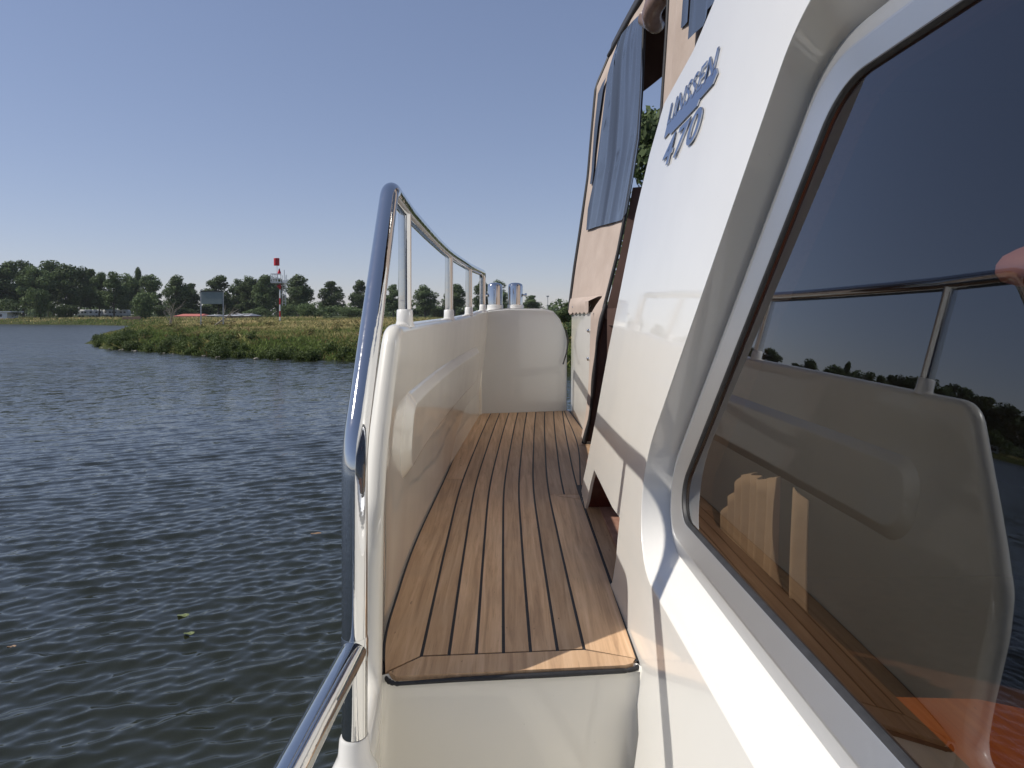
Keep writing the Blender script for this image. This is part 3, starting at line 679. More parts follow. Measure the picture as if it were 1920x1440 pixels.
# deck
def zd(Y): return -.7276+.0287*Y
def X1(Y): return smooth_interp(Y, [1.2, 1.38, 2.085, 2.5, 3.3, 4.14, 4.7], [-.180, -.183, -.193, -.196, -.172, -.134, -.10])
XB = ([.2, 1.0, 1.25, 1.31, 1.4, 1.7, 2.73, 3.4, 4.2, 4.7], [-.205, -.215, -.238, -.249, -.266, -.283, -.271, -.258, -.214, -.18])   # inner foot of the bulwark
XT = ([.2, 1.0, 1.25, 1.31, 1.45, 1.7, 2.73, 3.4, 4.1, 4.7], [-.200, -.212, -.235, -.243, -.245, -.247, -.232, -.196, -.157, -.12])   # inner top
def xin(Y, z):
    b_ = smooth_interp(Y, *XB); t_ = smooth_interp(Y, *XT); k = min(1, max(0, (z+.68)/.62)); return b_+(t_-b_)*k
SP = .0553; GAP = .0034
def right_edge(Y):
    if Y < 2.5: return .252-.003*(Y-1.3)
    return smooth_interp(Y, [2.5, 3.3, 4.14, 4.7], [.252, .318, .327, .33])
pv, pf, pc = [], [], []
def plank(xl, xr, y0, y1, n=30, z=.0, th=.010, y0b=None, y1b=None):
    """board between two curves, y ends may be skewed (y0 at left, y0b at right)"""
    s = rnd.random(); base = len(pv); y0b = y0 if y0b is None else y0b; y1b = y1 if y1b is None else y1b
    for i in range(n+1):
        t = i/n; yl = y0+(y1-y0)*t; yr = y0b+(y1b-y0b)*t
        a = xl(yl); b_ = xr(yr)
        for (x_, y_, dz) in ((a, yl, -th), (a, yl, 0), (b_, yr, 0), (b_, yr, -th)):
            pv.append(W3(x_, y_, zd(y_)+z+dz)); pc.append((s, (s*7.3) % 1, (s*3.7) % 1))
    for i in range(n):
        k = base+i*4
        for q in range(3): pf.append((k+q, k+4+q, k+5+q, k+1+q))
    pf.append((base, base+1, base+2, base+3)); k = base+n*4; pf.append((k+3, k+2, k+1, k))
YE = 4.30
fy = lambda X: 1.305+.089*(X+.2)           # front edge
iy = lambda X: 1.3765+.079*(X+.183)        # inner line of the front board
# full length strips between seams 1..7
for k in range(6):
    xl = (lambda k: lambda Y: X1(Y)+SP*k+GAP)(k); xr = (lambda k: lambda Y: X1(Y)+SP*(k+1)-GAP)(k)
    cut = [2.9, 3.55, 3.1, 3.8, 2.6, 3.3][k]*0+YE
    plank(xl, xr, iy(-.18+SP*k)+.002, cut, 44, y0b=iy(-.18+SP*(k+1))+.002)
# filler wedge at the board break
plank(lambda Y: X1(Y)+SP*6+GAP, lambda Y: right_edge(Y)-.004, 2.4875, 2.4925, 3, y0b=2.436, y1b=2.4905)
# left margin
lm = lambda Y: xin(Y, zd(Y))+.006; rm = lambda Y: X1(Y)-GAP
plank(lm, rm, 1.318, 2.70, 26, y0b=iy(-.18)-.0); plank(lm, rm, 2.705, YE, 34)
# right of seam 7, near part: one wide board
plank(lambda Y: X1(Y)+SP*6+GAP, lambda Y: right_edge(Y)-.004, iy(.15)+.001, 2.485, 24, y0b=1.368, y1b=2.43)
# right of seam 7, far part: three strips
for k in range(6, 9):
    xl = (lambda k: lambda Y: X1(Y)+SP*k+GAP)(k)
    xr = (lambda k: lambda Y: min(X1(Y)+SP*(k+1)-GAP, right_edge(Y)-.003))(k)
    ys = 2.495 if k < 8 else 2.62
    plank(xl, xr, ys, YE, 30)
# lit margin boards beside the aft wall
plank(lambda Y: right_edge(Y)+.003, lambda Y: max(right_edge(Y)+.02, .395), 2.62, 3.30, 10)
plank(lambda Y: right_edge(Y)+.003, lambda Y: .40-.045*(Y-3.3), 3.305, YE, 12)
# side board by the mahogany opening
plank(lambda Y: right_edge(Y)+.004, lambda Y: .312, 1.70, 2.40, 10, z=.001)
# front board with mitred ends
s = rnd.random(); base = len(pv)
poly = [(-.238, 1.318), (-.222, 1.304), (-.1, fy(-.1)), (.08, fy(.08)), (.222, fy(.222)), (.238, fy(.238)+.006), (.246, 1.366), (.148, iy(.15)-.003), (-.02, iy(-.02)-.003), (-.182, iy(-.183)-.003)]
for dz in (0, -.010):
    for x_, y_ in poly: pv.append(W3(x_, y_, zd(y_)+dz)); pc.append((.55, .2, .9))
n = len(poly); pf.append(tuple(base+i for i in range(n)))
for i in range(n): pf.append((base+i, base+n+i, base+n+(i+1) % n, base+(i+1) % n))
me = mesh(pv, pf); a = me.color_attributes.new('plank', 'FLOAT_COLOR', 'POINT'); a.data.foreach_set('color', np.array([(*c, 1) for c in pc], np.float32).ravel())
bm = bmesh.new(); bm.from_mesh(me); bmesh.ops.recalc_face_normals(bm, faces=bm.faces); bm.to_mesh(me); bm.free()
deck = part('teak_deck', me, M_teak)
# caulk bed under the boards
rows = []
for i in range(60):
    Y = 1.36+(YE-1.36)*i/59; rows.append([W3(lm(Y)-.012, Y, zd(Y)-.0018), W3(right_edge(Y)+(.0 if Y < 2.5 else .008), Y, zd(Y)-.0018)])
v_, f_ = grid(rows); base = len(v_)
rows2 = [[W3(.25, 1.69, zd(1.69)-.0016), W3(.314, 1.69, zd(1.69)-.0016)], [W3(.25, 2.47, zd(2.47)-.0016), W3(.314, 2.47, zd(2.47)-.0016)]]
a_, b_ = grid(rows2); v_ += a_; f_ += [tuple(q+base for q in ff) for ff in b_]; base = len(v_)
rows3 = [[W3(right_edge(Y)-.003, Y, zd(Y)-.0014), W3(.405, Y, zd(Y)-.0014)] for Y in np.linspace(2.6, YE, 20)]
a_, b_ = grid(rows3); v_ += a_; f_ += [tuple(q+base for q in ff) for ff in b_]
part('caulking', mesh(v_, f_), M_caulk, deck)
# black nosing bead round the front and side of the deck (a flat strip under and just outside the boards)
cbm = bmesh.new()
front = [(-.262, 1.40), (-.252, 1.330), (-.236, 1.302), (-.222, 1.293), (-.1, fy(-.1)-.006), (.08, fy(.08)-.005), (.225, fy(.225)-.004), (.251, fy(.25)+.004), (.256, 1.375), (.256, 1.45), (.2555, 1.58), (.254, 1.74)]
fr = bezier_pts([W3(x_, y_, zd(y_)-.009) for x_, y_ in front], .022, 6)
part('nosing', tube(fr, [.0042+.0007*math.sin(i*1.7)+.0005*math.sin(i*.61) for i in range(len(fr))], 10), M_caulk, deck, 60)
inner = [W3(x_*.9 if abs(x_) > .2 else x_, y_+.03, zd(y_)-.004) for x_, y_ in front]
b_ = bmesh.new(); lo_ = [b_.verts.new(W3(x_, y_, zd(y_)-.003)) for x_, y_ in poly]; b_.faces.new(lo_); bmesh.ops.translate(b_, verts=b_.verts, vec=(0, 0, -.0005))
part('front_bed', b_, M_caulk, deck)
# step riser, below the deck end
def riser():
    rows = []
    for i in range(41):
        t = i/40; x = -.262+(.262+.262)*t; y = fy(min(.25, max(-.23, x)))+.006
        e = min(t, 1-t)*.524; rr = .035
        if e < rr: y -= rr-math.sqrt(max(0, rr*rr-(rr-e)**2))
        rows.append([W3(x, y+.012, zd(1.35)-.004), W3(x, y+.003, zd(1.35)-.012), W3(x, y, zd(1.35)-.03), W3(x, y-.004, -.9), W3(x, y-.01, -1.15)])
    v_, f_ = grid(rows); return mesh(v_, f_)
part('step_riser', riser(), M_gel, None, 50)
rows = [[W3(x_, y_, -1.12+.001*math.sin(y_*9)) for x_ in np.linspace(-.25, .33, 8)] for y_ in np.linspace(-.8, 1.32, 12)]
v_, f_ = grid(rows); part('lower_deck', mesh(v_, f_), M_gel)
# deck underlay (cream) so nothing is see-through beneath the boards
rows = [[W3(-.30, y_, zd(y_)-.012), W3(.42, y_, zd(y_)-.012)] for y_ in np.linspace(1.34, 4.31, 10)]
v_, f_ = grid(rows); part('deck_base', mesh(v_, f_), M_gel)

# ---- bulwark and hull side, one solid with a rounded edge
def bulwark():
    o_ = [Vector((y, z, 0)) for y, z in ((.2, -.690), (.9, -.690), (1.275, -.685), (1.284, -.60), (1.288, -.46), (1.303, -.375), (1.425, -.165), (1.505, -.022), (1.75, -.020), (2.73, -.012), (3.4, .005), (3.9, .026), (4.3, .032), (5.2, .045))]
    ol = bezier_pts(o_, [0, .3, .07, .4, .3, .14, .5, .085, .8, .8, .8, .8, .8, 0], 9)
    # densify long spans
    out = [ol[0]]
    for p in ol[1:]:
        n = max(1, int((p-out[-1]).length/.06))
        a = out[-1]
        for k in range(1, n+1): out.append(a.lerp(p, k/n))
    ol = []
    for p in out:
        if not ol or p.x > ol[-1].x+1e-4: ol.append(p)
    def rad(Y): return interp(Y, [.9, 1.25, 1.32], [.036, .026, .021])
    rows = []; NA = 12
    for i, p in enumerate(ol):
        a = ol[max(0, i-1)]; b = ol[min(len(ol)-1, i+1)]; t = (b-a).normalized(); nrm = Vector((t.y, -t.x, 0))      # into the body
        r = rad(p.x); c = p+nrm*r; row = []
        zc = c.y; Yc = max(.2, c.x); xi = xin(Yc, zc)
        for k, z in enumerate((-1.3, -1.0, -.85, -.74, -.68, -.6, -.5, -.4, -.3, -.2, -.12)):
            zz = min(z, zc-.002*(11-k)); row.append(W3(xin(Yc, zz), c.x, zz))
        for k in range(NA+1):
            th = math.pi*k/NA; q = c-nrm*(r*math.sin(th)); row.append(W3(xi-r+r*math.cos(th), q.x, q.y))
        for z in (-.4, -.8, -1.4, -2.45):
            zz = min(z, zc-.01); row.append(W3(xi-2*r+(.10*max(0, -zz-.8)), c.x, zz))
        rows.append(row)
    v_, f_ = grid(rows)
    return mesh(v_, f_)
BW = part('bulwark', bulwark(), M_gel, None, 70)
me = BW.data; b_ = bmesh.new(); b_.from_mesh(me); bmesh.ops.recalc_face_normals(b_, faces=b_.faces); b_.to_mesh(me); b_.free()
# raised moulding on its inner face
def moulding():
    ya, yb, z0, z1, rc = 1.60, 3.75, -.405, -.190, .095
    ys = np.concatenate([np.arange(ya-.006, ya+.14, .0055), np.linspace(ya+.145, yb-.15, 60), np.arange(yb-.14, yb+.008, .007)]); vs = np.concatenate([np.arange(-.006, .05, .0045), np.linspace(.054, .161, 8), np.arange(.166, .222, .0045)])
    rows = []
    for y in ys:
        row = []; k = (y-ya)/(yb-ya)*.02
        for v in vs:
            z = z0+v; cy = min(max(y, ya+rc), yb-rc); cz = min(max(z, z0+rc), z1-rc); d = rc-math.hypot(y-cy, z-cz) if (cy != y or cz != z) else min(rc, z-z0, z1-z, y-ya, yb-y)
            t = min(1, max(0, d/.030)); h = .021*(t if t < 1 else 1)-.003*(d < .0005)
            row.append(W3(xin(y, z+k)+h, y, z+k))
        rows.append(row)
    v_, f_ = grid(rows); return mesh(v_, f_)
part('moulding', moulding(), M_gel, BW, 35)

# ---- handrail
RA = bpy.data.objects.new('handrail', None)
def rz(Y): return interp(Y, [1.4, 1.7, 2.73, 3.4, 4.1], [.262, .263, .243, .238, .250])
def rx(Y): return smooth_interp(Y, [1.3, 1.7, 2.73, 3.4, 4.1], [-.266, -.267, -.252, -.215, -.176])
top = [W3(-.242, 1.05, -.645), W3(-.242, 1.05, -.205), W3(-.262, 1.50, .268)]
rail = [W3(-.242, 1.05, -.645), W3(-.242, 1.05, -.205), W3(-.2635, 1.475, .272), W3(rx(1.75), 1.75, rz(1.75))]
rail += [W3(rx(y), y, rz(y)) for y in np.linspace(2.0, 4.0, 14)]+[W3(rx(4.1), 4.1, .250), W3(rx(4.1)-.001, 4.105, .03)]
rp = bezier_pts(rail, [0, .12, .075]+[.3]*15+[.035, 0], 10)
hr = part('handrail', tube(rp, .0195, 28), M_chrome, None, 60)
POST = [(1.70, .0165), (2.73, .0165), (3.40, .0165), (4.10, .0195)]
for i, (y, r_) in enumerate(POST):
    zt = interp(y, [1.5, 2.73, 3.4, 3.9, 4.3], [-.020, -.012, .005, .026, .032])
    if i < 3: part('post', tube([W3(rx(y), y, zt+.005), W3(rx(y), y, rz(y)-.012)], r_, 24), M_chrome, hr, 60)
    c = W3(rx(y), y, zt)
    part('collar', lathe(c, [(.026, -.012), (.0225, -.004), (.0205, .004), (.0198, .030), (.017, .032)], 28), M_gelw, hr, 60)
part('lower_rail', tube(bezier_pts([W3(-.242, 1.05, -.515), W3(-.246, .60, -.500), W3(-.25, .10, -.49), W3(-.25, .02, -.7)], [0, .3, .08, 0], 8), .0195, 28), M_chrome, hr, 60)
part('weld', lathe(W3(-.242, 1.05, -.53), [(.0197, 0), (.0207, .006), (.0207, .03), (.0197, .036)], 28), M_chrome, hr, 60)
part('foot_socket', lathe(W3(-.2425, 1.05, -.70), [(.036, 0), (.030, .012), (.0245, .025), (.0225, .05), (.0205, .054)], 28), M_gelw, hr, 60)

# ---- cabin side
SK = .0229; TZ = .1325
def xp(Y, z, off): return .4425-SK*Y+TZ*z-off       # window plane moved outboard by off
OFF = .0655
def PW(Y, z, off): return W3(xp(Y, z, off), Y, z)
def hit(px, py, off):
    a = (px-960)/F; b = (590-py)/F; Y = (.4425-off)/(a+SK-TZ*b); return Y, b*Y
def rpoly(cs, rad, n=14):
    """closed rounded polygon with a fixed number of points per corner"""
    out = []; m = len(cs)
    for i in range(m):
        p = Vector(cs[i]); a = Vector(cs[i-1])-p; b = Vector(cs[(i+1) % m])-p; ang = a.angle(b); t = rad[i]/math.tan(ang/2)
        A = p+a.normalized()*t; B = p+b.normalized()*t
        # circular arc
        bis = (a.normalized()+b.normalized()).normalized(); c = p+bis*(rad[i]/math.sin(ang/2))
        va = A-c; vb = B-c; tot = va.angle(vb)
        for k in range(n):
            u = k/(n-1); w1 = math.sin((1-u)*tot)/math.sin(tot); w2 = math.sin(u*tot)/math.sin(tot); out.append(c+va*w1+vb*w2)
    return out
def frontY(z, y0, z0, s): return y0+s*(z-z0)
def quad(zb, zt, yb, yt, aft=-.75): return [(yb, zb), (yt, zt), (aft, zt), (aft, zb)]
GL = rpoly(quad(-.418, .320, 1.470, .950), [.058, .13, .05, .05])
L2 = rpoly(quad(-.492, .392, 1.628, 1.008), [.125, .15, .08, .08])
L0 = rpoly(quad(-.538, .460, 1.692, .958), [.175, .22, .12, .12])
def mixl(A, B, t): return [a.lerp(b, t) for a, b in zip(A, B)]
# recess
rows = []
for s_, dpt in ((0, 0), (.025, .0003), (.06, .0016), (.10, .0040), (.16, .0080), (.40, .0225), (.62, .038), (.70, .043), (.92, .060), (1.0, .0655)):
    rows.append([PW(p.x, p.y, OFF-dpt) for p in mixl(L0, L2, s_)])
v_, f_ = grid(rows, True)
REC = (v_, f_)
# flat outer side with the hole, the raked wing and the opening at its foot
wing_px = [(1340, 0), (1300, 95), (1245, 195), (1218, 290), (1192, 400), (1166, 530), (1140, 660), (1118, 780), (1098, 880), (1093, 902), (1090, 921), (1097, 953), (1101, 940), (1107, 908), (1114, 881), (1130, 914), (1148, 951), (1162, 971), (1158, 1010), (1155, 1048), (1148, 1092)]
wy = [hit(px, py, OFF) for px, py in wing_px]
wing = [(wy[0][0]-.45, wy[0][1]+.62)]+wy
outer = [Vector((y, z)) for y, z in wing]
yl, zl = wing[-1]
outer += [Vector((1.75, zd(1.74)-.02)), Vector((1.38, zd(1.4)-.025)), Vector((1.30, -.80)), Vector((1.30, -1.2)), Vector((-1.0, -1.2)), Vector((-1.0, 1.35))]
tri = tessellate_polygon([[Vector((p.x, p.y, 0)) for p in outer], [Vector((p.x, p.y, 0)) for p in L0]])
allp = outer+L0; base = len(v_)
vv = list(v_)+[PW(p.x, p.y, OFF) for p in allp]
ff = list(f_)+[(base+a, base+b, base+c) for a, b, c in tri]
# returned edge (thickness) along the wing
nb = len(vv); wp = outer[:len(wing)]
for p in wp: vv.append(PW(p.x, p.y, OFF)); vv.append(PW(p.x, p.y, OFF-.009))
for i in range(len(wp)-1): ff.append((nb+2*i, nb+2*i+1, nb+2*i+3, nb+2*i+2))
me = mesh(vv, ff); b_ = bmesh.new(); b_.from_mesh(me); bmesh.ops.recalc_face_normals(b_, faces=b_.faces)
b_.to_mesh(me); b_.free()
CW = part('cabin_wall', me, M_gelw, None, 40)
# panel joint: thin dark groove with a bright lip
def strip_on(p1, p2, w, off, name, mat, par):
    a = Vector(hit(*p1, off)); b = Vector(hit(*p2, off)); d = (b-a).normalized(); n = Vector((-d.y, d.x))*w/2
    q = [a+n, a-n, b-n, b+n]; vs = [PW(p.x, p.y, off) for p in q]+[PW(p.x, p.y, off-.004) for p in q]
    return part(name, mesh(vs, [(0, 1, 2, 3), (0, 4, 5, 1), (1, 5, 6, 2), (2, 6, 7, 3), (3, 7, 4, 0)]), mat, par)
M_gapg = simple('joint_shadow_grey', (.16, .15, .14), (.22, .21, .2), 50, .8)
# mahogany lining and threshold behind the opening
b_ = box((.258, 2.335, zd(2.34)+.002), (.42, 2.36, -.50), .002); bmesh.ops.translate(b_, verts=b_.verts, vec=(0, 0, CH))
part('mahogany_lining', b_, M_mahog, None, 40)
b_ = box((-.02, 1.70, 0), (.045, 2.34, .012), .002)
bmesh.ops.transform(b_, matrix=Matrix.Translation(W3(.317, 0, zd(2.0)+.001)), verts=b_.verts)
M_thr = simple('worn_red_wood', (.22, .10, .065), (.38, .22, .16), 26, .6)
part('threshold', b_, M_thr)
# ---- window frame, gasket, glass, reveal
loops = []
for A, t, off in ((L2, 0, -.004), (L2, 0, .004), (L2, .04, .0055), (L2, .47, .017), (L2, .52, .0172), (L2, .95, .0075), (L2, .975, .0055), (L2, .975, -.006)):
    loops.append([PW(p.x, p.y, off) for p in mixl(L2, GL, t)])
v_, f_ = grid(loops, True)
WF = part('window', mesh(v_, f_), M_alu, None, 12)
q = bmesh.new(); q.from_mesh(WF.data); bmesh.ops.recalc_face_normals(q, faces=q.faces); q.to_mesh(WF.data); q.free()
lp = []
for t, off in ((.965, .001), (.965, .0075), (.99, .0085), (1.03, .006), (1.05, .001)):
    lp.append([PW(p.x, p.y, off) for p in mixl(L2, GL, t)])
v_, f_ = grid(lp, True); part('gasket', mesh(v_, f_), M_rub, WF, 60)
GLI = GL; tri = tessellate_polygon([[Vector((p.x, p.y, 0)) for p in GLI]])
part('glass', mesh([PW(p.x, p.y, .0005) for p in GLI], tri), M_glass, WF)
lp = [[PW(p.x, p.y, off) for p in mixl(GL, L2, .06)] for off in (-.004, -.02, -.055)]
lp.append([PW(p.x, p.y, -.056) for p in mixl(GL, L2, 1.3)])
v_, f_ = grid(lp, True); part('reveal', mesh(v_, f_), M_trim, WF, 40)
q = bpy.data.objects['reveal'].data; bb = bmesh.new(); bb.from_mesh(q); bmesh.ops.recalc_face_normals(bb, faces=bb.faces); bb.to_mesh(q); bb.free()

# ---- cabin interior: a dark wooden saloon
M_in = simple('saloon_panelling', (.15, .085, .042), (.21, .125, .066), 4, .5)
M_seat = simple('saloon_upholstery', (.10, .05, .035), (.15, .08, .055), 30, .9)
def saloon():
    lo = [PW(y, z, -.057) for y in (-1.0, 1.9) for z in (-1.15, .62)]
    bm = bmesh.new()
    x1 = 2.9; f = [bm.verts.new(p) for p in ((xp(-1, -1.15, -.06), -1.0, -1.15+CH), (xp(-1, .62, -.06), -1.0, .62+CH), (x1, -1.0, .62+CH), (x1, -1.0, -1.15+CH))]
    g_ = [bm.verts.new(p) for p in ((xp(1.9, -1.15, -.06), 1.9, -1.15+CH), (xp(1.9, .62, -.06), 1.9, .62+CH), (x1, 1.9, .62+CH), (x1, 1.9, -1.15+CH))]
    bm.faces.new(f); bm.faces.new(g_)
    for i in (1, 2, 3): j = (i+1) % 4; bm.faces.new((f[i], f[j], g_[j], g_[i]))
    return bm
part('saloon', saloon(), M_in)
# inner skin either side of the window so that light enters only by the glass
hole = mixl(GL, L2, 1.25); oi = [Vector((1.9, -1.15)), Vector((1.9, .62)), Vector((-1.0, .62)), Vector((-1.0, -1.15))]
tri = tessellate_polygon([[Vector((p.x, p.y, 0)) for p in oi], [Vector((p.x, p.y, 0)) for p in hole]])
part('inner_skin', mesh([PW(p.x, p.y, -.0575) for p in oi+hole], tri), M_in)
b_ = box((.55, 1.15, -1.15), (2.4, 1.85, -.70), .03); bmesh.ops.translate(b_, verts=b_.verts, vec=(0, 0, CH)); part('settee', b_, M_seat, None, 40)

# ---- lettering on the wing
def lettering():
    def txt(body, y, z, size, sx, shear, off=.0):
        cu = bpy.data.curves.new('t', 'FONT'); cu.body = body; cu.size = size; cu.extrude = .0014; cu.shear = shear; cu.offset = .0012 if body == '470' else .0002; cu.space_character = 1.12; cu.resolution_u = 6
        o = bpy.data.objects.new('t', cu); COL.objects.link(o); bpy.context.view_layer.update()
        m_ = bpy.data.meshes.new_from_object(o.evaluated_get(bpy.context.evaluated_depsgraph_get())); bpy.data.objects.remove(o)
        vs = [v.co.copy() for v in m_.vertices]; xs = [v.x for v in vs]; x0 = min(xs); w = max(xs)-x0
        return m_, vs, x0, w
    bm = bmesh.new()
    def place(body, ya, yb, z, size, shear):
        m_, vs, x0, w = txt(body, 0, 0, size, 1, shear); k = (ya-yb)/w
        for i, v in enumerate(vs): m_.vertices[i].co = PW(ya-(v.x-x0)*k, z+v.y, OFF+.0032+v.z)
        bm.from_mesh(m_); bpy.data.meshes.remove(m_)
    place('LINSSEN', 1.752, 1.362, .486, .072, .3)
    place('470', 1.748, 1.424, .374, .094, .3)
    # the bar the letters stand on
    for pts in ([(1.768, .455), (1.750, .489), (1.362, .492), (1.350, .478), (1.372, .464), (1.462, .461), (1.475, .451), (1.700, .449), (1.715, .458)],):
        a = [bm.verts.new(PW(y, z, OFF+.0040)) for y, z in pts]; c = [bm.verts.new(PW(y, z, OFF+.0005)) for y, z in pts]; n = len(pts)
        bm.faces.new(a)
        for i in range(n): bm.faces.new((a[i], c[i], c[(i+1) % n], a[(i+1) % n]))
    bmesh.ops.recalc_face_normals(bm, faces=bm.faces); return bm
M_badge = chrome('badge_chrome', (.46, .50, .60), .08)
part('lettering', lettering(), M_badge, CW)

# ---- aft cabin wall beyond the wing
M_aft = M_gelw
AYN, AYF = 3.20, 4.26
def ax(Y, z): return (.400-.036*(Y-3.3)) + .012*(z+.6)
rows = []
for y in np.linspace(3.40, AYF, 10): rows.append([W3(ax(y, z), y, z) for z in (-.75, -.5, -.2, .012)])
rows.append([W3(ax(AYF, z)+.02, AYF+.012, z) for z in (-.75, -.5, -.2, .012)]); rows.append([W3(ax(AYF, z)+.9, AYF+.02, z) for z in (-.75, -.5, -.2, .012)])
v_, f_ = grid(rows); AW = part('aft_wall', mesh(v_, f_), M_aft, None, 30)
b_ = bmesh.new(); add_box(b_, (.3895, 3.475, -.62+CH), (.3945, 3.480, -.40+CH)); part('wall_joint', b_, M_gapg, AW)
# aft deck floor inside the canopy
rows = [[W3(.47, 2.6, -.05), W3(2.9, 2.6, -.05)], [W3(.45, AYF, -.05), W3(2.9, AYF, -.05)]]
v_, f_ = grid(rows); part('aft_deck', mesh(v_, f_), M_gel)

# ---- canopy
ZC = [-.75, -.3, .03, .3, .5, .865, 1.1, 1.42, 1.58, 1.81, 1.96, 2.1]
XF = [.352, .355, .360, .395, .426, .479, .499, .528, .596, .689, .745, .85]
XN = [.385, .398, .455, .523, .562, .624, .640, .652, .672, .72, .78, .9]
def xcan(u, z): return interp(z, ZC, XF)*(1-u)+interp(z, ZC, XN)*u
def ycan(u): return 4.27-(4.27-3.35)*u
def canopy_pt(u, z, o=0): return W3(xcan(u, z)-o, ycan(u)-o*.15, z)
def chit(px, py, o=0):
    """a pixel carried onto the curtain surface"""
    u = .5; z = .5
    for _ in range(60):
        Y = ycan(u); z = (590-py)/F*Y; x = (px-960)/F*Y; g0 = xcan(u, z)-o-x
        Y2 = ycan(u+.001); g1 = xcan(u+.001, (590-py)/F*Y2)-o-(px-960)/F*Y2; dd = (g1-g0)/.001
        if abs(dd) < 1e-6: break
        u -= .7*g0/dd; u = max(-.2, min(1.25, u))
    return u, (590-py)/F*ycan(u)
CAN = part('canopy', mesh(*grid([[canopy_pt(u, z)+Vector((.0022*math.sin(u*17+z*4), 0, 0)) for z in np.concatenate([np.linspace(.0, 1.42, 23), np.linspace(1.45, 1.64, 6)])] for u in np.linspace(0, 1, 14)])), M_canvas, None, 60,
           'taupe canvas side curtain below the dark roof edge')
# near bottom tongue of canvas hanging down the wall edge
TZ_ = [-.63, -.52, -.39, -.286, -.13, -.026, .078, .234]; TR = [.352, .378, .394, .403, .417, .437, .468, .508]; TLX = [.347, .370, .384, .390, .395, .398, .400, .405]
rows = []
for z in np.linspace(.12, -.62, 32):
    a, b__ = interp(z, TZ_, TLX), interp(z, TZ_, TR)
    if z > .0: a = a+(xcan(.924, z)-a)*min(1, z/.10)
    rows.append([W3(a+(b__-a)*k/5-.004, 3.42-.08*k/5, z) for k in range(6)])
part('canvas_tongue', mesh(*grid(rows)), M_canvas, CAN, 60)
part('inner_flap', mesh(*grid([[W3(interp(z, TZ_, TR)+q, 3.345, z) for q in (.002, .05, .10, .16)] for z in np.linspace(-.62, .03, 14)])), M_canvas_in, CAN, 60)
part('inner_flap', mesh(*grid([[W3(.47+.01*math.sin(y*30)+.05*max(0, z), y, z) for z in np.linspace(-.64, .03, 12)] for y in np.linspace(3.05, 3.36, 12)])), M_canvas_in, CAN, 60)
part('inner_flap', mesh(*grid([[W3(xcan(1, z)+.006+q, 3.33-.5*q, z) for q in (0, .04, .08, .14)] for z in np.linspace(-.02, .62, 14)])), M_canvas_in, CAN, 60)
def cloth_patch(pxs, o, name, mat, par):
    P = [chit(x_, y_, o) for x_, y_ in pxs]; V2 = [Vector((u*.9, z, 0)) for u, z in P]
    b_ = bmesh.new(); vs = [b_.verts.new((v.x, v.y, 0)) for v in V2]; f0 = b_.faces.new(vs)
    bmesh.ops.triangulate(b_, faces=[f0])
    for _ in range(4):
        es = [e for e in b_.edges if e.calc_length() > .12]
        if not es: break
        bmesh.ops.subdivide_edges(b_, edges=es, cuts=1); bmesh.ops.triangulate(b_, faces=[f for f in b_.faces if len(f.verts) > 3])
    for v in b_.verts: u, z = v.co.x/.9, v.co.y; v.co = canopy_pt(u, z, o)
    return part(name, b_, mat, par, 60)
w1 = [(1099, 432), (1116, 426), (1121, 413), (1165, 413), (1174, 399), (1187, 330), (1199, 236), (1204, 139), (1206, 22), (1188, 38), (1167, 62), (1159, 76), (1153, 132), (1146, 174), (1130, 250), (1115, 330), (1102, 392)]
w2 = [(1106, 345), (1110, 300), (1114, 243), (1121, 176), (1129, 157), (1136, 145), (1130, 172), (1121, 235), (1115, 290), (1110, 345)]
cloth_patch(w1, .012, 'curtain_window', M_vinyl, CAN)
cloth_patch(w2, .012, 'curtain_window', M_vinyl, CAN)
# black edges
def edge_tube(pxs, o, r, name='piping'):
    P = [chit(x_, y_, o) for x_, y_ in pxs]; part(name, tube([canopy_pt(u, z, o) for u, z in P], r, 8), M_piping, CAN, 60)
part('piping', tube([canopy_pt(1.0, z, .004) for z in np.linspace(.03, 1.64, 40)], .009, 8), M_piping, CAN, 60)
part('piping', tube([canopy_pt(0, z, .0) for z in np.linspace(.03, 1.62, 30)], .013, 8), M_piping, CAN, 60)
part('piping', tube([W3(interp(z, TZ_, TR), 3.337, z) for z in np.linspace(.05, -.63, 30)], [.010+.003*math.sin(i*.5) for i in range(30)], 8), M_piping, CAN, 60)
# snaps
for px_, py_ in ((1075, 581), (1084, 582), (1094, 582), (1106, 582)):
    u, z = chit(px_, py_, .004); c = canopy_pt(u, max(z, .045), .006); q = bmesh.new(); bmesh.ops.create_uvsphere(q, u_segments=10, v_segments=6, radius=.009, matrix=Matrix.Translation(c)); part('snap', q, M_chrome, CAN, 80)
for py_ in (620, 673):
    z = (590-py_)/F*3.5; c = W3(ax(3.5, z)-.006, 3.5, z); q = bmesh.new(); bmesh.ops.create_uvsphere(q, u_segments=10, v_segments=6, radius=.010, matrix=Matrix.Translation(c)); part('snap', q, M_chrome, CAN, 80)
# scalloped hem overlapping the wall top
rows = []
for k in range(41):
    u = .86*k/40; zb = .016-.012*abs(math.sin(k*math.pi/8)); Y = ycan(u)
    rows.append([canopy_pt(u, .10, .004)]+[W3(min(xcan(u, z)-.008, ax(Y, z)-.012), Y, z) for z in (.07, .045, zb)])
part('hem', mesh(*grid(rows)), M_canvas, CAN, 60)
